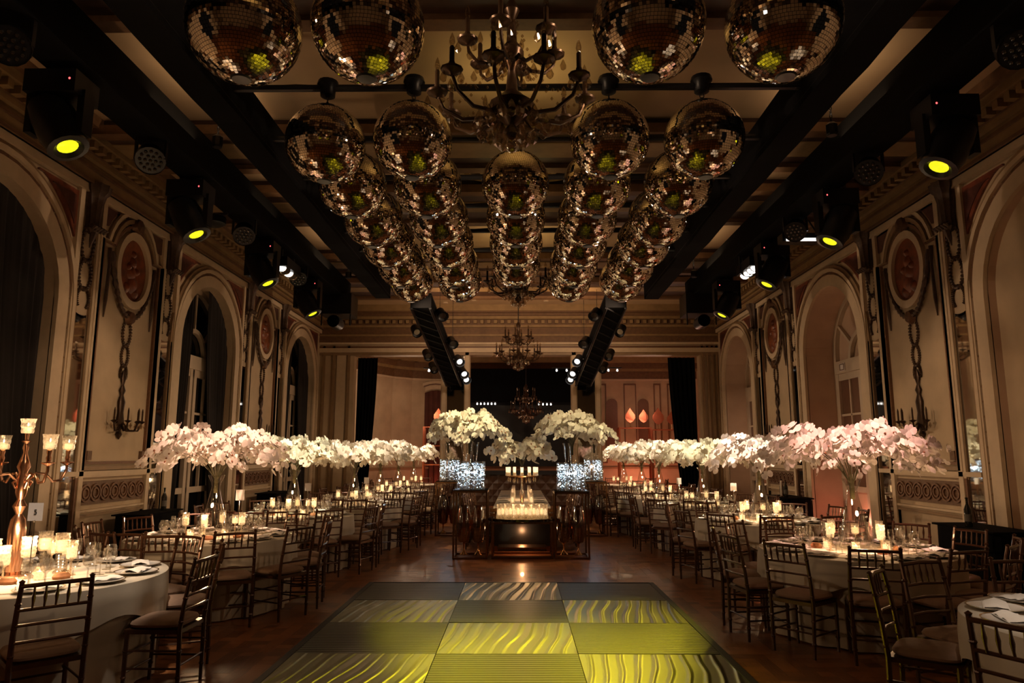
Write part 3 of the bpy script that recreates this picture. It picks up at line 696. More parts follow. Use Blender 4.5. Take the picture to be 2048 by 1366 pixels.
XC = [-1.83, -1.0, -.03, .87, 1.76]
ROWS = [4.35, 6.36, 7.47, 8.6, 9.65, 10.8, 11.86]
BALLS = [(r, c) for r in range(7) for c in range(5) if not (c == 2 and r in (0, 1, 6))]
RN = ['front', 'second', 'third', 'fourth', 'fifth', 'sixth', 'rearmost']; CN = ['far left', 'left of centre', 'centre', 'right of centre', 'far right']
PZ = 5.16
for r, y in enumerate(ROWS):
    t = thing('cross_pipe', 'black cross pipe holding the %s row of mirror balls' % RN[r], 'pipe', (0, y, PZ))
    mb = cyl_between((-2.75, 0, 0), (2.7, 0, 0), .035, 8); obj('tube', mb, M_BMETAL, t)
    pts = [(-2.7 + .27 * k, .05 + .012 * sin(k * 1.7), .03 + .03 * abs(sin(k * .9))) for k in range(21)]
    obj('cable', MB().sweep(pts, .01, 5), M_BPLAST, t)
# mirror ball: black core, a skin of small flat mirror tiles, cap and eye
RB = .375
def tile_skin(seed):
    rng = random.Random(seed); mb = MB(); rings = 52
    for i in range(rings):
        t0 = pi * (i + .06) / rings; t1 = pi * (i + .94) / rings
        if t0 < .09 or t1 > pi - .12: continue
        n = max(6, int(2 * pi * sin((t0 + t1) / 2) * rings / pi)); off = rng.random()
        for k in range(n):
            p0 = 2 * pi * (k + off + .05) / n; p1 = 2 * pi * (k + off + .95) / n
            q = [Vector((sin(t) * cos(p), sin(t) * sin(p), cos(t))) * RB for t, p in ((t0, p0), (t1, p0), (t1, p1), (t0, p1))]
            cen = sum(q, Vector()) / 4; nn = cen.normalized()
            j = Vector((rng.gauss(0, 1), rng.gauss(0, 1), rng.gauss(0, 1))) * .022
            ax = nn.cross(j)
            R = Matrix.Rotation(ax.length, 4, ax.normalized()) if ax.length > 1e-5 else Matrix()
            mb.add([cen + R @ (v - cen) for v in q], [(0, 1, 2, 3)])
    return mb
def lathe_ball(r, n=28, m=18): return MB().lathe([(max(r * sin(pi * k / m), .0005), -r * cos(pi * k / m)) for k in range(m + 1)], n)
skins = []
for s in range(2):
    me = bpy.data.meshes.new('mirror_tiles'); tb = tile_skin(s); me.from_pydata(tb.v, [], tb.f); me.materials.append(M_TILE); skins.append(me)
core_me = me_of('core', lathe_ball(RB - .006), M_BMETAL, True)
cap_me = me_of('cap', MB().lathe([(.06, RB - .02), (.055, RB + .005), (.02, RB + .015), (.012, RB + .05)], 12), M_BMETAL, True)
eye_me = me_of('base_plate', MB().lathe([(.075, -RB + .012), (.06, -RB - .004), (.02, -RB - .006)], 14, capt=True), M_BMETAL, True)
hook_me = me_of('hanging_ring', MB().sweep([(.02 * cos(a * pi / 5), 0, RB + .07 + .028 * sin(a * pi / 5)) for a in range(11)], .005, 5, False), M_BMETAL)
mot_me = me_of('motor', MB().lathe([(.035, -.15), (.07, -.13), (.075, -.06), (.105, -.02), (.095, .02), (.04, .04), (.02, .06)], 14, capb=True), M_BPLAST, True)
motor_proto = None
for r, c in BALLS:
    y = ROWS[r]; zb = [4.50, 4.62, 4.62, 4.62, 4.62, 4.62, 4.62][r]
    if (r, c) == (1, 0): zb -= .03
    t = thing('mirror_ball', 'tiled mirror ball in the %s row, %s' % (RN[r], CN[c] + (' column' if c in (0, 2, 4) else '')), 'mirror ball', (XC[c], y, zb), random.uniform(0, 6.28), 'mirror balls hung over the dance floor')
    sk = put('mirror_tiles', skins[(r + c) % 2], t); sk['kind'] = 'stuff'
    put('core', core_me, t); put('cap', cap_me, t); put('base_plate', eye_me, t); put('hanging_ring', hook_me, t)
    mt = tag(put('ball_motor', mot_me, None, (XC[c], y, zb + RB + .24)), 'black rotating motor above the %s row mirror ball, %s' % (RN[r], CN[c]), 'motor', 'motors of the mirror balls')
    rod = obj('hanger', cyl_between((0, 0, .05), (0, 0, PZ - zb - RB - .24), .01, 6), M_BMETAL, mt)

# moving heads and their yellow beams
def hang_head(x, y, label, aim, on=True):
    t = thing('moving_head', label, 'stage light', (x, y, TB - .02))
    obj('base_box', MB().box(-.22, .22, -.17, .17, -.26, -.06), M_BPLAST, t)
    for s in (-1, 1): obj('clamp', MB().box(s * .1 - .03, s * .1 + .03, -.04, .04, -.06, .06), M_BMETAL, t)
    for s in (-1, 1): obj('yoke_arm', MB().box(s * .22 - .03, s * .22 + .03, -.07, .07, -.58, -.2), M_BPLAST, t)
    d = Vector((x * .35, y - .3, 0)) - Vector((x, y, TB - .5)); d.normalize(); F = Matrix.Translation((0, 0, -.5)) @ frame_to(d)
    hb = MB().lathe([(.1, -.26), (.165, -.22), (.185, -.08), (.185, .1), (.165, .17), (.165, .24)], 16, capb=True); hb.xf(F)
    obj('lamp_head', hb, M_BPLAST, t, True)
    le = MB().lathe([(.001, .2), (.05, .21), (.085, .22)], 16); le.xf(F); obj('lens', le, M_LENSY if on else M_LENSD, t, True)
    rm = MB().lathe([(.085, .215), (.12, .25), (.165, .24)], 16); rm.xf(F); obj('lens_rim', rm, M_BMETAL, t, True)
    s = 1 if x < 0 else -1
    obj('indicator', lathe_ball(.012, 6, 4).xf(Matrix.Translation((s * .17, -.165, -.15))), M_LEDR, t)
    if on:
        p = Vector((x, y, TB - .52)) + d * .3
        lamp('yellow_beam', 'SPOT', p, 850, YEL, .08, aim, 21, .9)
for k, (x, y) in enumerate(((-3.95, 5.7), (-3.95, 8.15), (-3.95, 10.6), (-3.95, 13.0))):
    hang_head(x, y, 'moving head with yellow lens on the left truss, %s from the camera' % ['nearest', 'second', 'third', 'farthest'][k], (.1, 5.2 + .55 * k, 0), k < 3 or True)
for k, (x, y) in enumerate(((3.95, 6.2), (3.95, 8.5), (3.95, 10.75), (3.95, 13.2))):
    hang_head(x, y, 'moving head with yellow lens on the right truss, %s from the camera' % ['nearest', 'second', 'third', 'farthest'][k], (.25, 5.0 + .6 * k, 0))
for s in (-1, 1): lamp('yellow_beam', 'SPOT', (s * 1.5, 15.2, 4.5), 380, YEL, .08, (.25, 5.2, 0), 15, .9)  # added yellow beams from the far centre, with no moving head there
def par(x, y, label, tilt):
    t = thing('led_par', label, 'stage light', (x, y, TB))
    d = Vector(tilt).normalized(); F = Matrix.Translation((0, 0, -.2)) @ frame_to(d)
    b = MB().lathe([(.06, -.12), (.13, -.1), (.15, .05), (.15, .1)], 16, capb=True).xf(F); obj('can', b, M_BPLAST, t, True)
    obj('face', MB().lathe([(.148, .085), (.001, .085)], 16).xf(F), M_BMETAL, t)
    dm = MB()
    for a, n in ((0, 1), (.05, 6), (.1, 12)):
        for k in range(n):
            q = 2 * pi * k / n; m = MB().lathe([(.019, .085), (.015, .098), (.001, .103)], 6, (a * cos(q), a * sin(q), 0)); dm.merge(m)
    dm.xf(F); obj('led_lenses', dm, M_LENSD, t, True)
    for s in (-1, 1): obj('bracket', MB().box(s * .16 - .01, s * .16 + .01, -.02, .02, -.22, .02), M_BMETAL, t)
par(-3.88, 4.98, 'round led lamp at the top left corner of the picture', (.4, -.75, -.6)); par(-3.9, 7.1, 'round led lamp between the first two left moving heads', (.4, -.7, -.65))
par(-3.9, 9.7, 'round led lamp before the third left moving head', (.3, -.7, -.7)); par(3.85, 5.1, 'round led lamp at the top right corner of the picture', (-.3, -.75, -.6))
par(3.88, 7.5, 'round led lamp between the first two right moving heads', (-.4, -.7, -.6)); par(3.88, 9.6, 'round led lamp beside the white strip light on right truss', (-.4, -.7, -.6))
par(3.88, 11.6, 'round led lamp near the white four-lamp blinder, right truss', (-.4, -.7, -.6)); par(-3.9, 12.2, 'round led lamp before the farthest left moving head', (.3, -.7, -.7))
def blinder(x, y, label):
    t = thing('blinder', label, 'stage light', (x, y, TB))
    obj('housing', MB().box(-.12, .12, -.36, .36, -.3, -.14), M_BPLAST, t)
    for k in range(4):
        F = Matrix.Translation((0, -.27 + .18 * k, -.3)) @ frame_to((.25 if x < 0 else -.25, -.45, -.8))
        obj('reflector', MB().lathe([(.085, .03), (.03, .0)], 12).xf(F), M_SILVER, t, True)
        obj('bulb', MB().lathe([(.07, .03), (.001, .028)], 12).xf(F), M_LENSW if x > 0 or k % 2 == 0 else M_LENSD, t)
    for s in (-1, 1): obj('bracket', MB().box(-.02, .02, s * .3 - .02, s * .3 + .02, -.16, .03), M_BMETAL, t)
blinder(-3.85, 11.45, 'four-lamp white blinder under the left outer truss'); blinder(3.85, 11.5, 'four-lamp white blinder under the right outer truss')
t = thing('strip_light', 'strip lamp with one white edge hanging on right truss', 'stage light', (4.05, 9.85, TB))
obj('housing', MB().box(-.3, .3, -.1, .1, -.32, -.2), M_BPLAST, t); obj('tube', MB().box(-.25, .25, -.115, -.1, -.32, -.28), M_LENSW, t)
for s in (-1, 1): obj('bracket', cyl_between((s * .25, 0, -.2), (s * .12, 0, .02), .012), M_BMETAL, t)
t = thing('control_unit', 'black oval lamp with red display on the left truss', 'stage light', (-4.2, 9.35, TB))
obj('case', MB().lathe([(.12, -.2), (.17, -.17), (.17, -.08), (.12, -.05)], 16, capb=True, capt=True), M_BPLAST, t, True)
obj('display', MB().box(-.05, .06, -.175, -.165, -.14, -.125), M_LEDR, t); obj('bracket', MB().box(-.02, .2, -.02, .02, -.05, -.02), M_BMETAL, t)
for s, lb in ((-1, 'left'), (1, 'right')):
    t = thing('line_speaker', 'black loudspeaker at the far end of %s outer truss' % lb, 'speaker', (s * 3.8, 14.7, 4.98))
    obj('cabinet', MB().box(-.32, .32, -.25, .35, -.42, .02), M_BPLAST, t)
    for q in (-1, 1): obj('yoke', cyl_between((q * .3, -.2, -.42), (q * .3, -.2, -.66), .015), M_BMETAL, t)
    obj('lamp_can', MB().lathe([(.12, -.25), (.14, -.1), (.13, .2)], 12, capb=True).xf(Matrix.Translation((0, -.2, -.6)) @ Matrix.Rotation(pi / 2, 4, 'X')), M_BPLAST, t, True)
    # slanting lighting ladder that drops from the end of the inner truss
    p0, p1 = Vector((s * 2.05, 14.6, 4.85)), Vector((s * 1.75, 19.1, 3.65))
    t = thing('light_ladder', 'slanting black truss of spotlights above the %s mirrored pier' % lb, 'truss', p0)
    d = p1 - p0
    for a in (-.2, .2):
        for b in (-.15, .15): obj('chord_tube', cyl_between((a, 0, b), (d.x + a, d.y, d.z + b), .03), M_BMETAL, t)
    n = 12
    for k in range(n):
        q = d * (k / n); q2 = d * ((k + 1) / n)
        obj('brace', MB().sweep([q + Vector((-.2, 0, -.15)), q2 + Vector((.2, 0, -.15))], .016, 5).sweep([q + Vector((-.2, 0, .15)), q2 + Vector((-.2, 0, -.15))], .016, 5), M_BMETAL, t)
    for f in (.06, .5, .94):
        q = d * f; obj('hanging_cable', cyl_between((q.x, q.y, q.z), (q.x, q.y, ZC - p0.z), .006, 5), M_BMETAL, t)
    obj('drape', MB().add([(-.22, 0, -.14), (.22, 0, -.14), tuple(d + Vector((.22, 0, -.14))), tuple(d + Vector((-.22, 0, -.14))), (-.22, 0, .17), (.22, 0, .17), tuple(d + Vector((.22, 0, .17))), tuple(d + Vector((-.22, 0, .17)))],
                          [(0, 1, 2, 3), (4, 5, 6, 7), (0, 1, 5, 4), (1, 2, 6, 5), (2, 3, 7, 6), (3, 0, 4, 7)]), M_BLACK, t)
    for k, (f, ox, on) in enumerate(((.1, .25, 0), (.28, -.28, 0), (.42, .24, 0), (.58, -.26, 0), (.66, .25, 1), (.76, -.27, 0), (.84, .22, 1), (.93, .15, 1))):
        q = p0 + d * f + Vector((math.copysign(.36, ox) * (1 if s < 0 else -1), 0, -.06))
        tt = thing('spotlight', '%s spotlight can hanging on the slanting %s truss, number %s from its top' % ('lit white' if on else 'black', lb, ['one', 'two', 'three', 'four', 'five', 'six', 'seven', 'eight'][k]), 'stage light', q)
        F = frame_to((.35 * -s, -.75, -.55))
        obj('can', MB().lathe([(.05, -.16), (.1, -.12), (.11, .12), (.12, .16)], 12, capb=True).xf(F), M_BPLAST, tt, True)
        obj('lens_hood', MB().lathe([(.11, .13), (.07, .1)], 12).xf(F), M_BPLAST, tt); obj('lens', MB().lathe([(.07, .1), (.001, .1)], 12).xf(F), M_LENSW if on else M_LENSD, tt)
        obj('yoke', cyl_between((0, 0, 0), (-math.copysign(.2, ox) * (1 if s < 0 else -1), 0, .02), .018), M_BMETAL, tt)

# ------------------------------------------------------------------ chandeliers
def chandelier(x, y, zbot, label, s=1.0, ztop=ZC, detail=True):
    t = thing('chandelier', label, 'chandelier', (x, y, zbot))
    M_BRONZE = M_CHAND
    st = MB().lathe([(.001, .0), (.05, .04), (.06, .08), (.03, .12), (.13, .22), (.17, .30), (.10, .36), (.045, .42), (.03, .6), (.07, .68), (.09, .76), (.04, .84), (.03, 1.05), (.06, 1.12), (.03, 1.2)], 12)
    obj('stem', st, M_BRONZE, t, True)
    obj('hanging_chain', cyl_between((0, 0, 1.18), (0, 0, ztop - zbot), .012, 6), M_BMETAL, t)
    obj('canopy', MB().lathe([(.10, ztop - zbot - .08), (.12, ztop - zbot - .03), (.05, ztop - zbot)], 12), M_BRONZE, t, True)
    obj('glass_ball', lathe_ball(.06, 12, 8).xf(Matrix.Translation((0, 0, -.04))), M_CRYST, t, True)
    pts = [(.06, 0, .30), (.2, 0, .18), (.36, 0, .16), (.5, 0, .24), (.55, 0, .36)]
    arm_me = me_of('arm', MB().sweep(pts, [.022, .018, .016, .014, .012], 6), M_BRONZE, True)
    pts2 = [(.05, 0, .72), (.14, 0, .62), (.26, 0, .62), (.33, 0, .70), (.34, 0, .78)]
    arm2_me = me_of('arm', MB().sweep(pts2, [.02, .016, .014, .012, .01], 6), M_BRONZE, True)
    bob_me = me_of('drip_pan', MB().lathe([(.012, -.03), (.03, -.01), (.075, .01), (.08, .025), (.03, .02), (.022, .05), (.022, .08)], 10), M_BRONZE, True)
    can_me = me_of('candle_sleeve', MB().lathe([(.018, .05), (.018, .2), (.012, .21)], 8), M_BRONZE, True)
    bulb_me = me_of('flame_bulb', MB().lathe([(.012, .21), (.022, .24), (.016, .28), (.002, .32)], 8), M_CRYST, True)
    drop_me = me_of('crystal_drop', MB().lathe([(.002, 0), (.012, -.02), (.034, -.075), (.026, -.105), (.002, -.125)], 6), M_CRYST)
    bead_me = me_of('crystal_bead', MB().lathe([(.002, .014), (.014, 0), (.002, -.014)], 6), M_CRYST)
    for tier, (n, ame, ex, ez, off) in enumerate(((10, arm_me, .55, .36, .1), (6, arm2_me, .34, .78, .3))):
        for k in range(n):
            a = 2 * pi * k / n + off
            ar = put('arm', ame, t, None, (0, 0, a))
            for me_ in (bob_me, can_me, bulb_me): put(me_.name.split('.')[0], me_, ar, (ex, 0, ez))
            for q in range(3):
                b = q * 2.1; put('crystal_drop', drop_me, ar, (ex + .07 * cos(b), .07 * sin(b), ez - .01), None, .8)
            # swag of beads toward the neighbour
    for ring, (rr, zz, n, sc) in enumerate(((.16, .27, 12, 1.25), (.26, .2, 14, 1.1), (.1, .1, 8, 1.3), (.09, .7, 8, 1))):
        for k in range(n):
            a = 2 * pi * k / n; put('crystal_drop', drop_me, t, (rr * cos(a), rr * sin(a), zz), (0, 0, a), sc)
    sw = MB()
    for k in range(10):
        a = 2 * pi * k / 10 + .1
        for q in range(13):
            f = q / 12; r_ = .05 + .5 * f; z = 1.0 - .62 * f - .32 * sin(pi * f)
            sw.lathe([(.001, .016), (.013, 0), (.001, -.016)], 5, (r_ * cos(a), r_ * sin(a), z))
    o = obj('bead_swags', sw, M_CRYST, t); o['kind'] = 'stuff'
    t.scale = (s, s, 1)
    return t
chandelier(-.05, 5.3, 4.13, 'large unlit crystal chandelier at the top centre between mirror balls', 1.08)
chandelier(0, 12.3, 4.32, 'crystal chandelier mostly hidden behind the last rows of mirror balls', 1.0)
chandelier(0, 18.5, 3.92, 'crystal chandelier hanging in front of the far opening', 1.05)
chandelier(.25, 23.4, 2.75, 'dim chandelier inside the dark far salon', .9, 5.2)

# ------------------------------------------------------------------ wall sconces
def sconce(sx, y, label):
    t = thing('wall_sconce', label, 'sconce', (sx * (HW - .03), y, 2.0), 0 if sx < 0 else pi)
    bp = MB().lathe([(.01, -.12), (.06, -.05), (.03, 0), (.08, .1), (.05, .25), (.07, .4), (.03, .5), (.06, .56), (.02, .64), (.055, .74), (.01, .86)], 10)
    bp.xf(Matrix.Diagonal((.6, 1, 1, 1))); obj('back_plate', bp, M_CHAND, t, True)
    for k in range(5):
        a = radians(-70 + 35 * k)
        ar = obj('arm', MB().sweep([(.02, 0, .12), (.12 * cos(a), .12 * sin(a), .0), (.22 * cos(a), .26 * sin(a), 0), (.26 * cos(a), .32 * sin(a), .12)], [.018, .016, .013, .012], 6), M_CHAND, t, True)
        c = (.26 * cos(a), .32 * sin(a), .12)
        obj('drip_pan', MB().lathe([(.01, -.02), (.05, .01), (.02, .02)], 8, c), M_CHAND, ar, True)
        obj('candle_sleeve', MB().lathe([(.013, .02), (.013, .15), (.004, .19)], 6, c), M_CHAND, ar)
        for q in range(3): obj('crystal_drop', MB().lathe([(.001, 0), (.018, -.05), (.001, -.09)], 5, (c[0] + .04 * cos(q * 2.1), c[1] + .04 * sin(q * 2.1), c[2] - .01)), M_CRYST, ar)
for sx, nm in ((-1, 'left'), (1, 'right')):
    for k, y in enumerate(OVALS[1:]): sconce(sx, y, 'dark bronze candle sconce on the %s %s wall panel' % (['nearer', 'farther'][k], nm))

# ------------------------------------------------------------------ dance floor
dfl = thing('dance_floor', 'brushed metal dance floor of square panels in the aisle', 'dance floor', (-.1, 0, 0))
XS = [-1.8, -.6, .6, 1.8]; PY = 1.11; Y1 = 9.66
pl_me = {m: me_of('metal_panel', MB().box(-.597, .597, -.552, .552, -.011, .016), m) for m in (M_METAL_L, M_METAL_S)}
for r in range(6):
    for c in range(3):
        sw = (r + c) % 2 == 1
        put('metal_panel', pl_me[M_METAL_S if sw else M_METAL_L], dfl, ((XS[c] + XS[c + 1]) / 2, Y1 - PY * (r + .5), random.uniform(-.001, .001)), (random.uniform(-.004, .004), random.uniform(-.004, .004), 0 if random.random() < .5 else pi))
for s in (-1, 1): obj('edge_trim', MB().box(s * 1.83 - .03, s * 1.83 + .03, Y1 - PY * 6, Y1, -.011, .02), M_TRIM, dfl)
obj('edge_trim', MB().box(-1.86, 1.86, Y1, Y1 + .03, -.011, .02), M_TRIM, dfl)

# ------------------------------------------------------------------ chairs
def chair_parts():
    P_ = []
    posts = {}
    for s in (-1, 1):
        prof = [(s * .185, -.20, 0), (s * .19, -.20, .2), (s * .195, -.195, .44), (s * .195, -.215, .62), (s * .19, -.245, .80), (s * .185, -.27, .925)]
        mb = MB().sweep(prof, [.013, .016, .017, .016, .015, .014], 7)
        for z in (.12, .3, .5, .66, .8):     # bamboo rings
            k = [p for p in prof if p[2] <= z][-1]; k2 = [p for p in prof if p[2] > z][0]; f = (z - k[2]) / (k2[2] - k[2])
            c = [k[i] + (k2[i] - k[i]) * f for i in range(3)]; mb.lathe([(.014, -.012), (.021, 0), (.014, .012)], 7, c)
        mb.lathe([(.014, 0), (.019, .008), (.001, .02)], 7, (s * .185, -.27, .925))
        P_.append(('back_post', mb, M_CHAIR))
        mf = MB().sweep([(s * .185, .19, 0), (s * .19, .185, .2), (s * .19, .18, .44)], [.013, .016, .017], 7)
        for z in (.12, .3): mf.lathe([(.014, -.012), (.021, 0), (.014, .012)], 7, (s * .188, .187, z))
        P_.append(('leg', mf, M_CHAIR))
    yb = lambda z: -.195 - max(0, z - .44) * .155
    for z, r in ((.905, .014), (.765, .011), (.675, .010), (.575, .010)):
        P_.append(('back_rail', MB().sweep([(-.19, yb(z), z), (0, yb(z) - .02, z + .004), (.19, yb(z), z)], r, 6), M_CHAIR))
    for k in range(5):
        x = -.12 + .06 * k
        P_.append(('spindle', MB().sweep([(x, yb(.765) - .015, .765), (x, yb(.81) - .018, .80), (x, yb(.835) - .018, .835), (x, yb(.87) - .018, .87), (x, yb(.905) - .015, .905)], [.006, .007, .0115, .007, .006], 6), M_CHAIR))
    P_.append(('seat_frame', MB().box(-.2, .2, -.2, .2, .415, .445), M_CHAIR))
    for z in (.15, .27):
        P_.append(('stretcher', cyl_between((-.186, .187, z), (.186, .187, z), .008, 6), M_CHAIR))
        for s in (-1, 1): P_.append(('stretcher', cyl_between((s * .187, -.2, z + .03), (s * .187, .187, z + .03), .008, 6), M_CHAIR))
    P_.append(('stretcher', cyl_between((-.187, -.2, .2), (.187, -.2, .2), .008, 6), M_CHAIR))
    cu = MB(); n = 12; lv = [(.86, .445), (1.0, .46), (1.02, .475), (.97, .492), (.8, .503), (.4, .51), (.01, .512)]
    for f, z in lv:
        for k in range(24):
            a = 2 * pi * k / 24; e = .5
            cx_ = math.copysign(abs(cos(a)) ** e, cos(a)); sy_ = math.copysign(abs(sin(a)) ** e, sin(a))
            cu.v.append((cx_ * .198 * f, sy_ * .195 * f + .005, z))
    cu.f = [(i * 24 + k, i * 24 + (k + 1) % 24, (i + 1) * 24 + (k + 1) % 24, (i + 1) * 24 + k) for i in range(len(lv) - 1) for k in range(24)]
    P_.append(('seat_cushion', cu, M_CUSH))
    return P_
cp = chair_parts()
chair_mes = [(n, me_of(n, mb, m, True)) for n, mb, m in cp]
fr = MB()
for n, mb, m in cp:
    if m is M_CHAIR: fr.merge(mb)
far_frame = me_of('chair_frame', fr, M_CHAIR, True); far_cush = chair_mes[-1][1]
HOUR = ['twelve', 'one', 'two', 'three', 'four', 'five', 'six', 'seven', 'eight', 'nine', 'ten', 'eleven']
hour = lambda a: HOUR[int(math.floor((90 - a) / 30.0 + .5)) % 12]
def chair(x, y, rz, label, group, far=False):
    t = thing('chiavari_chair', label, 'chair', (x, y, 0), rz, group)
    if far:
        put('chair_frame', far_frame, t); put('seat_cushion', far_cush, t)
    else:
        for n, me in chair_mes: put(n, me, t)
    return t

# ------------------------------------------------------------------ tableware
def cloth_pair(R, seed):
    rng = random.Random(seed); ph = rng.random() * 6
    u = MB(); n = 96; lv = 12
    for i in range(lv + 1):
        z = .745 - (.745 - .012) * i / lv; q = i / lv
        for k in range(n):
            a = 2 * pi * k / n
            r = R - .03 - .02 * q + (.022 * sin(a * 13 + ph) + .014 * sin(a * 21 + ph * 3)) * q
            u.v.append((r * cos(a), r * sin(a), z))
    u.f = [(i * n + k, i * n + (k + 1) % n, (i + 1) * n + (k + 1) % n, (i + 1) * n + k) for i in range(lv) for k in range(n)]
    t = MB(); rows = [(0.001, 0), (.5, 0), (.92, 0), (.985, 0)]
    for f, _ in rows:
        for k in range(n): a = 2 * pi * k / n; t.v.append((R * f * cos(a), R * f * sin(a), .76))
    for i in range(7):
        q = i / 6
        for k in range(n):
            a = 2 * pi * k / n; drop = .20 + .20 * abs(cos(2 * a + ph)) ** 1.5
            r = R + .004 + .012 * min(1, q * 3) + .016 * sin(a * 11 + ph) * q + .012 * sin(a * 17 + ph) * q
            t.v.append((r * cos(a), r * sin(a), .757 - q * drop - (.008 if i else 0)))
    t.f = [(i * n + k, i * n + (k + 1) % n, (i + 1) * n + (k + 1) % n, (i + 1) * n + k) for i in range(len(rows) + 6) for k in range(n)]
    return u, t
TABLES = {  # x, y, radius, phase of seats, near detail?
    'L1': (-3.75, 5.6, .97, -51, 'front left table'), 'L2': (-3.46, 8.25, .9, -57, 'second left table'), 'L3': (-3.42, 11.0, .9, -50, 'third left table'),
    'L4': (-3.05, 13.4, .88, -45, 'fourth left table'), 'L5': (-3.05, 15.9, .88, -40, 'fifth left table'), 'L6': (-3.05, 18.3, .88, -45, 'sixth left table'), 'L7': (-3.2, 22.0, .85, -40, 'left table inside the far salon'),
    'R1': (3.45, 4.05, .92, 144, 'front right table'), 'R2': (3.3, 7.2, .9, -139, 'second right table'), 'R3': (3.42, 10.3, .9, -130, 'third right table'),
    'R4': (3.35, 13.2, .88, -140, 'fourth right table'), 'R5': (3.05, 15.7, .88, -135, 'fifth right table'), 'R6': (3.1, 18.2, .88, -140, 'sixth right table'), 'R7': (3.2, 22.0, .85, -140, 'right table inside the far salon')}
gob = MB().lathe([(.034, 0), (.034, .003), (.006, .008), (.005, .075), (.012, .088), (.032, .105), (.041, .135), (.040, .165), (.035, .185)], 12)
win = MB().lathe([(.032, 0), (.032, .003), (.005, .008), (.0045, .085), (.012, .096), (.028, .112), (.033, .14), (.028, .17)], 12)
tum = MB().lathe([(.001, .004), (.03, .004), (.032, .03), (.036, .1)], 12)
gob_me = me_of('water_goblet', gob, M_GLASS, True); win_me = me_of('wine_glass', win, M_GLASS, True); tum_me = me_of('champagne_flute', MB().lathe([(.03, 0), (.03, .003), (.005, .008), (.0045, .085), (.014, .11), (.025, .16), (.026, .2), (.022, .23)], 10), M_GLASS, True)
plate_me = me_of('plate', MB().lathe([(.001, .006), (.09, .006), (.10, .01), (.155, .020), (.158, .024), (.152, .022), (.10, .014), (.001, .012)], 28), M_CHINA, True)
rim_me = me_of('gold_rim', MB().lathe([(.150, .0235), (.159, .0245), (.159, .022)], 28), M_SILVER, True)
nk = MB(); nn = 8
for i in range(nn + 1):
    for j in range(5):
        u = -.13 + .26 * i / nn; v = -.06 + .12 * j / 4
        nk.v.append((v, u, .026 + .016 * (1 - abs(v) / .07) + .006 * sin(i * 1.9 + j)))
nk.f = [(i * 5 + j, i * 5 + j + 1, (i + 1) * 5 + j + 1, (i + 1) * 5 + j) for i in range(nn) for j in range(4)]
n0 = len(nk.v); nk.add([(-.065, -.135, .024), (.065, -.135, .024), (.065, .135, .024), (-.065, .135, .024)], [(0, 1, 2, 3)])
nap_me = me_of('napkin', nk, M_NAP, True)
fk = MB().box(-.004, .004, -.1, .02, 0, .004).box(-.011, .011, .02, .04, 0, .004)
for q in (-.0095, -.0032, .0032, .0095): fk.box(q - .0018, q + .0018, .04, .085, 0, .004)
fork_me = me_of('fork', fk, M_SILVER); knife_me = me_of('knife', MB().box(-.005, .005, -.1, 0, 0, .006).box(-.008, .006, 0, .11, 0, .003), M_SILVER)
hold_prof = [(.036, .0), (.04, .01), (.034, .03), (.034, .02)]
def holder(h, r=.038, facets=10):
    b = MB()
    prof = [(r * .85, 0), (r * .9, .006)] + [(r * (.92 + .1 * (k % 2)), .01 + (h - .012) * k / 7) for k in range(8)]
    b.lathe(prof, facets, capb=True)
    return b
hold_me = {k: me_of('cut_glass_cylinder', holder(h), M_HOLD) for k, h in (('tall', .14), ('low', .10))}
wax_me = {k: me_of('candle', MB().lathe([(.033, .004), (.034, h), (.02, h + .001), (.001, h - .004)], 10, capb=True), M_WAX, True) for k, h in (('tall', .085), ('low', .06))}
fl_me = {k: me_of('flame', MB().lathe([(.001, h), (.005, h + .006), (.004, h + .012), (.001, h + .02)], 6), M_FLAME, True) for k, h in (('tall', .083), ('low', .058))}
ped_me = me_of('glass_foot', MB().lathe([(.036, 0), (.038, .004), (.008, .012), (.007, .11), (.022, .122), (.032, .124)], 10), M_HOLD, True)
def candle(x, y, z, kind, label, raised=False, group=None):
    t = thing('candle_holder', label, 'candle', (x, y, z), random.random() * 6, group)
    dz = .125 if raised else 0
    if raised: put('glass_foot', ped_me, t)
    put('cut_glass_cylinder', hold_me[kind], t, (0, 0, dz)); c = put('candle', wax_me[kind], t, (0, 0, dz)); put('flame', fl_me[kind], c)
    return t

# orchids ------------------------------------------------------------
def blossom():
    mb = MB(); rng = random.Random(3)
    def petal(a, ln, wd, cup):
        ca, sa = cos(a), sin(a)
        P0 = [(0, 0, 0), (ln * .35, -wd * .42, cup * .25), (ln * .35, wd * .42, cup * .25), (ln * .72, -wd * .5, cup * .6), (ln * .72, wd * .5, cup * .6), (ln * .95, -wd * .22, cup * .8), (ln * .95, wd * .22, cup * .8), (ln * .55, 0, cup * .6)]
        mb.add([(x * ca - y * sa, x * sa + y * ca, z) for x, y, z in P0], [(0, 1, 7), (0, 7, 2), (1, 3, 7), (2, 7, 4), (3, 5, 7), (4, 7, 6), (5, 6, 7)])
    for a in (90, 215, 325): petal(radians(a), .050, .034, .010)
    for a in (8, 172): petal(radians(a), .054, .062, .016)
    return mb
bl_mb = blossom()
bl_me = me_of('blossom', bl_mb, M_PETAL, True); blc_me = me_of('blossom', bl_mb, M_PETALW, True)
lip_me = me_of('lip', MB().lathe([(.001, .02), (.009, .012), (.007, 0)], 5), M_LIP)
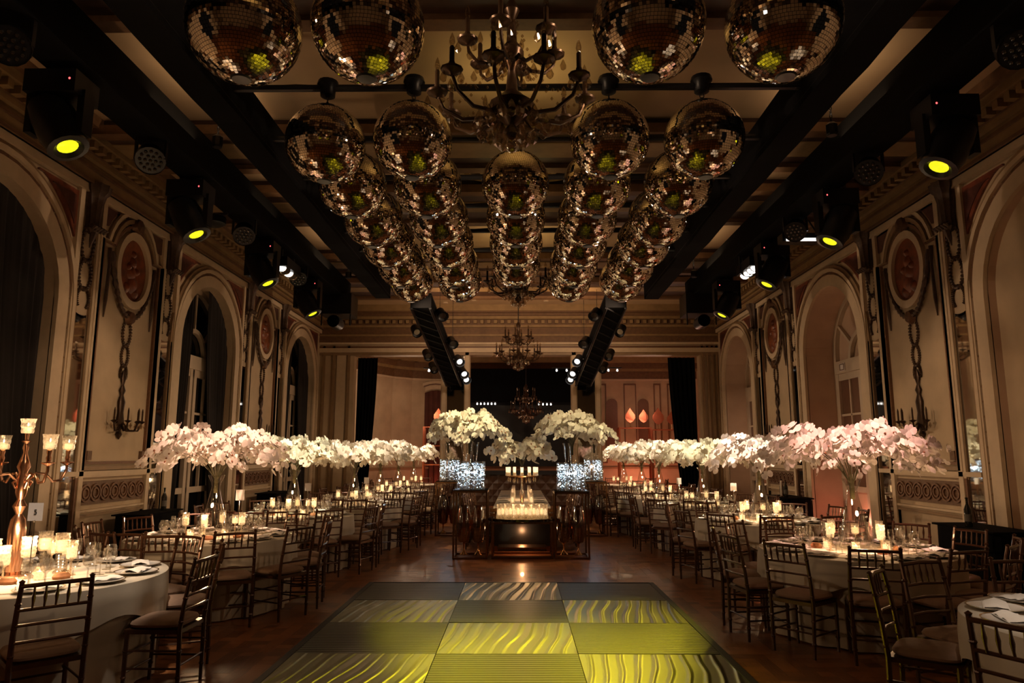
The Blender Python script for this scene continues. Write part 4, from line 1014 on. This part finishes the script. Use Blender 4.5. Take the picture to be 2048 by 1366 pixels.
def sprays(R, H, nst, nb, seed, spread=1.0):
    rng = random.Random(seed); stems = MB(); bl = []
    for i in range(nst):
        a = 2 * pi * (i + rng.uniform(-.3, .3)) / nst * 1.0; f = ((i * 7) % nst) / nst
        Rr = R * (.45 + .55 * rng.random() ** .6); h = H * rng.uniform(.5, 1.0) * (1 - .12 * (Rr / R))
        pts = []
        bend = rng.uniform(-.4, .4); dr = rng.choice((1.2, 1.6, 2.2))
        for k in range(11):
            t = k / 10; aa = a + bend * t * t
            r = .02 + Rr * t ** 1.15; z = h * (1 - ((t - .62) / .62) ** 2) if t < .62 else h * (1 - ((t - .62) / .62) ** 2 * dr)
            pts.append((r * cos(aa), r * sin(aa), z))
        stems.sweep([(pts[0][0] * .9, pts[0][1] * .9, -.16)] + pts[:9], .004, 4, False)
        for q in range(nb):
            t = .30 + .72 * (q + rng.random() * .6) / nb; k = min(int(t * 10), 9); f2 = min(t * 10 - k, 1)
            p = Vector(pts[k]).lerp(Vector(pts[k + 1]), f2); d = (Vector(pts[k + 1]) - Vector(pts[k])).normalized()
            side = d.cross(Vector((0, 0, 1))).normalized() * (1 if q % 2 else -1)
            out = Vector((p.x, p.y, 0)).normalized() if Vector((p.x, p.y, 0)).length > .01 else Vector((1, 0, 0))
            nrm = (out * rng.uniform(.2, .9) + Vector((0, 0, rng.uniform(-.1, .9))) + side * rng.uniform(.2, .9)).normalized()
            p = p + side * rng.uniform(.02, .06) + Vector((0, 0, rng.uniform(-.05, .04)))
            M = Matrix.Translation(p) @ nrm.to_track_quat('Z', 'Y').to_matrix().to_4x4() @ Matrix.Rotation(rng.uniform(-.8, .8), 4, 'Z') @ Matrix.Scale(rng.uniform(.85, 1.25), 4)
            bl.append(M)
    return stems, bl
cone_vase = MB().lathe([(.001, .012), (.15, .012), (.155, .02), (.145, .08), (.10, .30), (.055, .50), (.045, .56), (.055, .60), (.085, .66), (.09, .68)], 24)
cone_me = me_of('cone_vase', cone_vase, M_VASE, True)
trump_me = me_of('trumpet_vase', MB().lathe([(.07, 0), (.07, .01), (.02, .03), (.022, .2), (.035, .5), (.06, .72), (.075, .78)], 16), M_VASE, True)
def centerpiece(x, y, z, label, R, H, nst, nb, seed, indiv, m='pink', vase='cone', group='orchid centrepieces', bs=1.0):
    t = thing('orchid_centerpiece', label, 'flowers', (x, y, z), 0, group)
    zn = .66 if vase == 'cone' else .76
    if vase == 'cone': put('cone_vase', cone_me, t)
    elif vase == 'trumpet':
        for q in range(3):
            a = q * 2.09 + .5; put('trumpet_vase', trump_me, t, (.10 * cos(a), .07 * sin(a), 0))
    stems, bl = sprays(R, H, nst, nb, seed)
    obj('flower_stems', stems.xf(Matrix.Translation((0, 0, zn - .02))), M_STEM, t)
    bme = bl_me if m == 'pink' else blc_me
    if indiv:
        random.Random(seed).shuffle(bl)
        for k, M in enumerate(bl[:296]):
            o = put('blossom', bme, t); o.matrix_local = Matrix.Translation((0, 0, zn)) @ M @ Matrix.Scale(bs, 4)
            if k % 2 == 0: put('lip', lip_me, o)
        bl = bl[296:]
    if bl:
        mb = MB()
        for M in bl: mb.merge(bl_mb, Matrix.Translation((0, 0, zn)) @ M @ Matrix.Scale(bs, 4))
        o = obj('blossom_mass', mb, M_PETAL if m == 'pink' else M_PETALW, t, True); o['kind'] = 'stuff'
    return t

tcloth_cache = None
for key, (tx, ty, R, ph, tn) in TABLES.items():
    near = key in ('L1', 'L2', 'R1', 'R2', 'L3', 'R3')
    t = thing('round_table', 'round table under a floor-length ivory cloth, the ' + tn, 'table', (tx, ty, 0), 0, 'round banquet tables')
    u, c = cloth_pair(R, sum(map(ord, key)))
    obj('under_cloth', u, M_CLOTH, t, True); obj('top_cloth', c, M_CLOTH, t, True)
    grp = 'chairs of the ' + tn
    if key == 'L1': angs = [-51, -6, 30, 62, 92, 122]
    elif key == 'R1': angs = [144, 115, -152, 82, 50]
    elif key in ('L7', 'R7'): angs = [ph + 60 * k for k in range(6)]
    else: angs = [ph + 30 * k for k in range(12)]
    for a in angs:
        r = R + .15; jit = random.Random(key + str(a)); rr = r + jit.uniform(-.03, .05); tw = radians(jit.uniform(-7, 7))
        if key == 'L1' and a == -51: rr = 1.2
        x, y = tx + rr * cos(radians(a)), ty + rr * sin(radians(a))
        if abs(x) > 5.2: continue
        chair(x, y, radians(a) + pi / 2 + tw, 'bronze chiavari chair at the %s o\'clock place of the %s' % (hour(a), tn), grp, far=ty > 10.9)
    # places
    seats = angs if len(angs) == 12 else [angs[0] + 30 * k for k in range(12)]
    if ty > 20: seats = []
    for i, a in enumerate(seats):
        ca, sa = cos(radians(a)), sin(radians(a)); hh = hour(a)
        if ty < 14.5:
            px, py = tx + (R - .19) * ca, ty + (R - .19) * sa
            p = tag(put('plate', plate_me, None, (px, py, .76)), 'white plate at the %s o\'clock place of the %s' % (hh, tn), 'plate', 'plates of the ' + tn)
            if near: put('gold_rim', rim_me, p)
            tag(put('napkin', nap_me, None, (px, py, .76), (0, 0, radians(a) + random.uniform(-.3, .3))), 'folded white napkin on the %s o\'clock plate of the %s' % (hh, tn), 'napkin', 'napkins of the ' + tn)
        if key in ('L1', 'R1', 'L2', 'R2') and sa < .3:
            for nm, me_, off in (('fork', fork_me, -.21), ('knife', knife_me, .20)):
                b = radians(a) + off / (R - .15)
                tag(put(nm, me_, None, (tx + (R - .17) * cos(b), ty + (R - .17) * sin(b), .7605), (0, 0, b + pi / 2 + pi / 2 * 0 + pi / 2)), 'silver %s beside the %s o\'clock plate of the %s' % (nm, hh, tn), nm, nm + 's of the ' + tn)
        if key != 'R1' or i % 2 == 0:
            gl = [('water_goblet', gob_me, .50, .10, 'large water goblet'), ('wine_glass', win_me, .46, -.06, 'small wine glass')]
            if near and i % 2 == 0: gl.append(('champagne_flute', tum_me, .40, .14, 'tall champagne flute'))
            if ty > 14.5: gl = gl[:1]
            for nm, me_, rad, da, ds in gl:
                b = radians(a) + da; rad = rad * R / .9 + .03
                tag(put(nm, me_, None, (tx + rad * cos(b), ty + rad * sin(b), .76)), '%s at the %s o\'clock place of the %s' % (ds, hh, tn), 'glass', 'glasses of the ' + tn)
    # candles round the vase
    if key == 'R1': continue
    nc = 8 if near else 6
    for k in range(nc):
        a = -125 + 360 / nc * k + (10 if key[0] == 'R' else -5); rad = .26 + .05 * (k % 2)
        rz = k % 3 == 1
        candle(tx + rad * cos(radians(a)), ty + rad * sin(radians(a)), .76, 'tall' if k % 2 else 'low', 'candle glass %s of the vase, %s counter-clockwise, on the %s' % ('ahead' if sin(radians(a)) < 0 else 'behind', ['first', 'second', 'third', 'fourth', 'fifth', 'sixth', 'seventh', 'eighth'][k], tn), rz or k % 2 == 1, 'candles of the ' + tn)
    lamp('candle_glow', 'POINT', (tx, ty - .12, 1.12), 14 if near else 8, CANDLE, .035)
    # bread
    if near:
        bm_ = MB().lathe([(.001, .05), (.03, .045), (.045, .02), (.04, 0)], 10)
        for k, a in enumerate((-75, -20, 160)):
            tag(obj('bread_roll', bm_.xf(Matrix()), M_BREAD, None, True, loc=(tx + .36 * cos(radians(a)), ty + .36 * sin(radians(a)), .76), rot=(0, 0, k), scale=(1.5, 1, 1)), 'small crusty bread roll, %s, on the %s' % (['front left', 'front right', 'back left'][k], tn), 'bread', 'bread rolls of the ' + tn)
    if key != 'L1':
        big = key in ('L2', 'R2')
        centerpiece(tx, ty, .76, 'tall conical glass vase of %s orchids on the %s' % ('pink-white' if key[1] in '2367' else 'white', tn), .90 if big else .82, .62 if big else .56, 27 if big else 21, 17 if big else 16, sum(map(ord, key)) * 3, near, 'pink' if key in ('L2', 'R2', 'R3') else 'cream', bs=1.08 if big else (1.2 if near else 1.45))
        p = (tx - .1, ty, 2.0)
        pc = {'L2': PINK, 'R2': (1, .52, .42), 'L3': (1, .92, .66), 'R4': (1, .9, .62)}.get(key, PIN)
        lamp('pin_spot', 'SPOT', ((-2.6 if tx < 0 else 2.6), ty - 1.6, 4.95), 1800 if ty < 10.9 else 1500, pc, .05, (tx, ty, 1.65), 24, .6)
    else:
        pass

# ------------------------------------------------------------------ front left table: candelabrum, numbered card, tall candle glasses
tx, ty = TABLES['L1'][:2]
t = thing('candelabrum', 'tall rose-gold candelabrum with cut glass cups on the front left table', 'candelabrum', (tx - .13, ty + .02, .76))
obj('stem', MB().lathe([(.12, 0), (.12, .015), (.05, .03), (.05, .06), (.058, .12), (.062, .34), (.05, .42), (.022, .46), (.05, .52), (.022, .57), (.04, .62), (.045, .72), (.03, .78), (.048, .82), (.03, .88), (.014, .93), (.022, .97), (.014, 1.0), (.035, 1.02), (.012, 1.03), (.018, 1.08)], 20), M_ROSE, t, True)
cup = MB().lathe([(.001, 0), (.042, .002), (.046, .02), (.043, .04), (.05, .06), (.047, .08), (.056, .115)], 12)
cup_me = me_of('glass_cup', cup, M_HOLD); cw = me_of('candle', MB().lathe([(.03, .006), (.032, .05), (.001, .052)], 10), M_WAX, True); cf = me_of('flame', MB().lathe([(.001, .055), (.007, .064), (.005, .076), (.001, .088)], 6), M_FLAME, True)
def cup_at(p, par_):
    c = put('glass_cup', cup_me, par_, p); put('candle', cw, c); put('flame', cf, c)
cup_at((0, 0, 1.08), t)
arm_me = me_of('arm', MB().sweep([(.03, 0, .74), (.07, 0, .70), (.05, 0, .66), (.03, 0, .70), (.10, 0, .77), (.17, 0, .76), (.23, 0, .70), (.29, 0, .71), (.33, 0, .79), (.33, 0, .83)], [.008, .01, .01, .01, .011, .011, .011, .011, .011, .012], 8).lathe([(.014, .83), (.05, .85), (.05, .855), (.014, .86), (.02, .89), (.013, .91), (.02, .94), (.014, .955)], 12, (.33, 0, 0)), M_ROSE, True)
for k in range(4):
    a = radians(-28 + 90 * k) * 1.0; ar = put('arm', arm_me, t, None, (0, 0, a)); cup_at((.33 * cos(a), .33 * sin(a), .955), t)
def card_stand(x, y, z0, h, label, num=None, s=1.0):
    t = thing('table_card', label, 'card', (x, y, z0), radians(6))
    obj('rod', cyl_between((0, 0, .005), (0, 0, h), .003, 6), M_SILVER, t); obj('foot', MB().lathe([(.035, 0), (.035, .004), (.001, .008)], 12), M_SILVER, t)
    obj('clip', lathe_ball(.008, 8, 5).xf(Matrix.Translation((0, 0, h))), M_SILVER, t)
    c = obj('card', MB().box(-.05 * s, .05 * s, .004, .006, h, h + .125 * s), M_CARD, t)
    if num:
        cu = bpy.data.curves.new('numeral', 'FONT'); cu.body = num; cu.size = .05; cu.align_x = 'CENTER'; cu.align_y = 'CENTER'; cu.extrude = .0005; cu.materials.append(M_INK)
        tmp = bpy.data.objects.new('numeral_curve', cu); COL.objects.link(tmp); bpy.context.view_layer.update()
        me = bpy.data.meshes.new_from_object(tmp); bpy.data.objects.remove(tmp)
        put('numeral', me, c, (0, .0025, h + .06), (pi / 2, 0, 0))
card_stand(-3.44, 5.15, .76, .45, 'white card numbered five on a thin stand, front left table', '5', 1.0)
card_stand(-3.16, 8.2, .76, .40, 'white table card on a thin stand right of the second left vase', None, .95)
card_stand(-3.12, 10.7, .76, .38, 'white table card on a thin stand, third left table', None, .9)
card_stand(-2.8, 13.3, .76, .38, 'white table card on a thin stand, fourth left table', None, .9)
card_stand(3.05, 10.3, .76, .40, 'white table card on a thin stand, third right table', None, .9)
card_stand(2.9, 13.1, .76, .38, 'white table card on a thin stand, fourth right table', None, .9)
big_wax = me_of('candle', MB().lathe([(.02, 0), (.043, .012), (.046, .12), (.02, .122), (.001, .118)], 12), M_WAX, True)
tallg = me_of('tall_glass', MB().lathe([(.052, .004), (.046, .02)] + [(.030 + .006 * (k % 2), .035 + .011 * k) for k in range(11)], 12), M_GLASS, True)
tcup = me_of('glass_cup', MB().lathe([(.001, .155), (.044, .157), (.048, .17)] + [(.047 + .005 * (k % 2), .18 + .018 * k) for k in range(8)], 12), M_HOLD)
for k, (dx, dy) in enumerate(((-.28, -.25), (-.02, -.30), (.12, -.12), (.0, .25), (.22, .12))):
    p = tag(put('hurricane_vase', tallg, None, (tx - .05 + dx, ty + dy, .76)), 'tall cut glass candle vase, %s from the left, on the front left table' % ['first', 'third', 'fourth', 'second', 'fifth'][k], 'vase', 'candle vases of the front left table')
    put('glass_cup', tcup, p); c = put('candle', big_wax, p, (0, 0, .162), None, (.8, .8, .75)); put('flame', fl_me['tall'], c, (0, 0, 0))
lamp('candle_glow', 'POINT', (tx + .05, ty - .25, 1.2), 24, CANDLE, .035)
lamp('candle_glow', 'POINT', (tx - .1, ty - .02, 2.08), 5, CANDLE, .03)
lamp('pin_spot', 'SPOT', (-2.6, 4.4, 4.95), 800, PIN, .05, (tx + .2, ty, .8), 26, .7)
lamp('pin_spot', 'SPOT', (2.6, 3.4, 4.95), 330, PIN, .05, (3.3, 4.0, .8), 24, .7)

# ------------------------------------------------------------------ central display: long table, console, pedestals
TX = .06
t = thing('long_table', 'long central table set with white cloth and gold trim', 'table', (TX, 12.75, 0))
obj('table_cloth', MB().box(-.5, .5, 0, 5.6, .74, .77), M_CLOTH, t); obj('side_panel', MB().box(-.5, -.48, 0, 5.6, .1, .74).box(.48, .5, 0, 5.6, .1, .74), M_CLOTH, t)
obj('end_panel', MB().box(-.5, .5, 0, .02, .1, .56), M_BMETAL, t)
for z in (.60, .68): obj('gold_rail', MB().box(-.56, .56, -.03, .0, z, z + .055), M_GOLD, t)
for x in (-.46, .46):
    for y in (.1, 5.5): obj('leg', MB().box(x - .03, x + .03, y - .03, y + .03, 0, .74), M_CONS, t)
def frame_box(t, w, d, h, r=.014, m=M_CONS):
    for a in (-w / 2, w / 2):
        for b in (-d / 2, d / 2): obj('leg', MB().box(a - r, a + r, b - r, b + r, 0, h), m, t)
    for z in (r, h - r):
        for b in (-d / 2, d / 2): obj('rail', MB().box(-w / 2, w / 2, b - r, b + r, z - r, z + r), m, t)
        for a in (-w / 2, w / 2): obj('rail', MB().box(a - r, a + r, -d / 2, d / 2, z - r, z + r), m, t)
t = thing('console_table', 'low gold-framed console with scalloped mirror top before the long table', 'console table', (TX, 12.2, 0))
frame_box(t, .98, .6, .58)
sc_ = [( .57 * cos(2 * pi * k / 72) * (1 + .018 * cos(k * 2 * pi / 4)), .36 * sin(2 * pi * k / 72) * (1 + .02 * cos(k * 2 * pi / 4))) for k in range(72)]
obj('mirror_top', prism(sc_, lambda u, z, d: (u, z, d), .585, .625), M_MTOP, t)
obj('lower_shelf', MB().box(-.40, .40, -.2, .2, .14, .17), M_CONS, t)
hv = me_of('glass_vase', MB().lathe([(.001, .004), (.05, .004), (.05, .02), (.038, .1), (.036, .2), (.042, .235)], 12), M_HOLD); hw2 = me_of('candle', MB().lathe([(.024, .06), (.027, .15), (.001, .152)], 10), M_WAX, True)
k = 0
for row, (n, y, w) in enumerate(((7, 12.0, .76), (6, 12.14, .66), (5, 12.28, .56))):
    for q in range(n):
        x = TX - w / 2 + w * q / (n - 1)
        p = tag(put('hurricane_vase', hv, None, (x, y, .626)), 'glowing glass candle vase in the %s row on the mirror console, %s from the left' % (['front', 'middle', 'back'][row], ['first', 'second', 'third', 'fourth', 'fifth', 'sixth', 'seventh'][q]), 'vase', 'candle vases on the mirror console')
        c = put('candle', hw2, p); put('flame', fl_me['tall'], c, (0, 0, .06)); k += 1
lamp('console_glow', 'POINT', (TX, 12.0, 1.0), 10, CANDLE, .035)
# candle vases along the long table
for q in range(7):
    for s in (-1, 1):
        y = 13.0 + .55 * q
        p = tag(put('hurricane_vase', hv, None, (TX + s * .17, y, .77), None, .9), 'glass candle vase along the long central table, %s side, %s from front' % ('left' if s < 0 else 'right', ['first', 'second', 'third', 'fourth', 'fifth', 'sixth', 'seventh'][q]), 'vase', 'candle vases along the long table')
        c = put('candle', hw2, p); put('flame', fl_me['tall'], c, (0, 0, .06))
        if q < 6:
            for kk in (0,):
                tag(put('plate', plate_me, None, (TX + s * .36, y + .25, .77), None, .8), 'white plate on the long central table, %s side, %s from front' % ('left' if s < 0 else 'right', ['first', 'second', 'third', 'fourth', 'fifth', 'sixth'][q]), 'plate', 'plates of the long table')
            chair(TX + s * .80, y + .25, s * pi / 2, 'dark chair at the long central table, %s side, %s from front' % ('left' if s < 0 else 'right', ['first', 'second', 'third', 'fourth', 'fifth', 'sixth'][q]), 'chairs of the long table', True)
lamp('console_glow', 'POINT', (TX, 14.6, 1.2), 12, CANDLE, .035)
# candelabrum with a crown of candles under the middle orchids
t = thing('candelabrum', 'crystal candelabrum with a ring of candles under the middle orchids', 'candelabrum', (TX, 12.75, .77))
obj('stem', MB().lathe([(.09, 0), (.09, .01), (.03, .03), (.025, .05), (.045, .25), (.02, .3), (.02, .5), (.06, .53), (.02, .56)], 12), M_GOLD, t, True)
obj('ring', MB().sweep([(.26 * cos(a * pi / 12), .26 * sin(a * pi / 12), .52) for a in range(25)], .012, 6, False), M_GOLD, t)
drop_me = me_of('crystal_drop', MB().lathe([(.002, 0), (.02, -.05), (.002, -.09)], 6), M_CRYST)
for q in range(12):
    a = 2 * pi * q / 12
    obj('spoke', cyl_between((0, 0, .54), (.26 * cos(a), .26 * sin(a), .52), .006, 5), M_GOLD, t)
    put('candle', hw2, t, (.26 * cos(a), .26 * sin(a), .53)); put('glass_vase', hv, t, (.26 * cos(a), .26 * sin(a), .53), None, .62)
    put('crystal_drop', drop_me, t, (.24 * cos(a), .24 * sin(a), .51)); put('crystal_drop', drop_me, t, (.15 * cos(a), .15 * sin(a), .49))
centerpiece(TX, 12.75, 1.3, 'low white orchid arrangement above the crown of candles, middle of aisle', .62, .48, 20, 14, 5, True, 'cream', None, bs=1.5)
for o in list(bpy.data.objects):
    if o.name.startswith('orchid_centerpiece') and o.location.z > 1.2:
        for ch in o.children: ch.location.z -= .56
# pedestals with led vases, amber goblets beneath and tall orchids
led_me = []
def fairy(seed, w, h, n):
    rng = random.Random(seed); mb = MB()
    for k in range(n):
        a = rng.random() * 6.283; r = w * sqrt(rng.random()); z = .02 + (h - .03) * rng.random(); s = rng.uniform(.004, .0085)
        p = Vector((r * cos(a), r * sin(a), z)); mb.add([p + Vector(v) * s for v in ((0, 0, 1), (1, 0, 0), (0, 1, 0), (-1, 0, 0), (0, -1, 0), (0, 0, -1))], [(0, 1, 2), (0, 2, 3), (0, 3, 4), (0, 4, 1), (5, 2, 1), (5, 3, 2), (5, 4, 3), (5, 1, 4)])
    return mb
fairy_me = [me_of('fairy_lights', fairy(s, .066, .44, 36), M_FAIRY) for s in range(3)]
wire_me = me_of('wire', MB().sweep([(.05 * cos(k * .9), .05 * sin(k * .9), .015 + .42 * k / 50) for k in range(51)], .0015, 3, False), M_SILVER)
ledv_me = me_of('glass_cylinder', MB().lathe([(.001, .003), (.072, .003), (.075, .01), (.075, .46), (.07, .46)], 20), M_LEDV, True)
amb_me = me_of('ribbed_bowl', MB().lathe([(.03, .2)] + [(.06 + .075 * sin(pi * (.12 + .80 * k / 22)) + (.006 if k % 2 else 0), .22 + .62 * k / 22) for k in range(23)], 18), M_AMBER, True)
afoot_me = me_of('gold_foot', MB().lathe([(.07, 0), (.07, .008), (.03, .05), (.014, .08), (.014, .17), (.035, .2)], 14), M_GOLD, True)
PED = [(-.79, 12.15, .54, 1.08, 'front left', -1), (.87, 12.15, .54, 1.06, 'front right', 1), (-1.47, 15.35, .5, 1.1, 'back left', -1), (1.58, 15.35, .5, 1.1, 'back right', 1)]
for i, (x, y, w, h, nm, s) in enumerate(PED):
    t = thing('pedestal_table', 'tall gold-framed pedestal with dark mirror top, %s of the central display' % nm, 'pedestal', (x, y, 0))
    frame_box(t, w, w, h); obj('mirror_top', MB().box(-w / 2 - .01, w / 2 + .01, -w / 2 - .01, w / 2 + .01, h, h + .02), M_MTOP, t)
    pos = [(-.16, -.15), (.0, -.17), (.16, -.15), (-.12, .05), (.12, .06)] if i < 2 else [(-.13, -.1), (.05, -.12), (.15, .08)]
    for q, (dx, dy) in enumerate(pos):
        v = thing('led_vase', 'glass cylinder of white fairy lights on the %s pedestal, %s' % (nm, ['front left', 'front centre', 'front right', 'back left', 'back right'][q]), 'vase', (x + dx, y + dy, h + .02), q, 'fairy light vases')
        put('glass_cylinder', ledv_me, v, None, None, (1, 1, 1 if q != 1 else .96)); f = put('fairy_lights', fairy_me[q % 3], v); f['kind'] = 'stuff'; put('wire', wire_me, v)
    lamp('fairy_glow', 'POINT', (x, y - .1, h + .3), 3.2, (.72, .88, 1), .03)
    for q in (-1, 1):
        v = thing('amber_goblet', 'ribbed amber glass goblet on a gold foot under the %s pedestal, %s' % (nm, 'left' if q < 0 else 'right'), 'vase', (x + q * .12, y - .02 * q, .03), 0, 'amber goblets under the pedestals')
        put('ribbed_bowl', amb_me, v, None, None, (.9, .9, .95)); put('gold_foot', afoot_me, v)
    centerpiece(x + .04 * s, y + .05, h + .02, 'big cream orchid cloud in trumpet vases on the %s pedestal' % nm, .72 if i < 2 else .55, .56, 24 if i < 2 else 14, 16, 40 + i, i < 2, 'cream', 'trumpet', bs=1.3)
    lamp('pin_spot', 'SPOT', (s * 1.2, y - 2.2, 4.9), 1250 if i == 0 else (480 if i == 1 else 750), (1, .82, .48), .05, (x - .05 * s, y, 2.0), 22, .6)
lamp('pin_spot', 'SPOT', (0, 11.0, 4.9), 1100, (1, .86, .66), .05, (TX, 12.75, 1.6), 18, .6)
lamp('pedestal_glow', 'POINT', (TX, 12.6, .35), 5, (1, .45, .18), .03)

# ------------------------------------------------------------------ service tables along the walls
def service(x, y, label, w=.5, d=1.1, h=.86):
    t = thing('service_table', label, 'table', (x, y, 0))
    n = 40; mb = MB()
    for i, z in enumerate((h - .005, h * .5, .01)):
        for k in range(n):
            a = 2 * pi * k / n; e = .35; f = 1 + .03 * i * sin(k * 2.3)
            mb.v.append((math.copysign(abs(cos(a)) ** e, cos(a)) * w / 2 * f, math.copysign(abs(sin(a)) ** e, sin(a)) * d / 2 * f, z))
    mb.f = [(i * n + k, i * n + (k + 1) % n, (i + 1) * n + (k + 1) % n, (i + 1) * n + k) for i in range(2) for k in range(n)] + [tuple(range(n))]
    obj('black_cloth', mb, M_BLACK, t, True); obj('board', MB().box(-w / 2, w / 2, -d / 2, d / 2, h, h + .02), M_BLACK, t)
service(5.15, 8.15, 'black-draped service table by the right wall with one dark bottle'); service(5.15, 13.9, 'black-draped service table by the far right wall with bottles', .5, 1.2)
service(-5.2, 10.2, 'black-draped service table by the left wall behind the second table', .45, 1.1); service(-5.2, 15.4, 'black-draped service table by the far left wall', .45, 1.1)
bot_me = me_of('bottle_glass', MB().lathe([(.036, 0), (.038, .01), (.038, .19), (.014, .25), (.013, .30), (.016, .305), (.016, .32)], 14, capb=True, capt=True), M_BOTTLE, True)
lbl_me = me_of('bottle_label', MB().lathe([(.0386, .06), (.0386, .14)], 14), mat('dull_label', (.10, .09, .075), .8, var=.1, vscale=10), True)
for x, y, lb in ((5.0, 8.15, 'dark wine bottle alone on the right service table'), (5.0, 13.6, 'nearer dark wine bottle on the far right service table'), (5.05, 13.95, 'farther dark wine bottle on the far right service table'), (-5.1, 10.4, 'dark wine bottle on the left service table')):
    t = thing('wine_bottle', lb, 'bottle', (x, y, .88)); put('bottle_glass', bot_me, t); put('bottle_label', lbl_me, t)
t = thing('pillar_candle', 'tall white candle beside bottles on the far right service table', 'candle', (4.98, 13.78, .88))
obj('wax', MB().lathe([(.02, 0), (.02, .3), (.001, .302)], 10, capb=True), M_NAP, t, True); obj('holder', MB().lathe([(.05, 0), (.05, .01), (.024, .02)], 12), M_BRONZE, t)
lamp('niche_uplight', 'POINT', (5.95, 12.9, .5), 9, (1, .34, .22), .04)
lamp('niche_uplight', 'POINT', (5.95, 18.2, 2.2), 4, (1, .62, .42), .04)
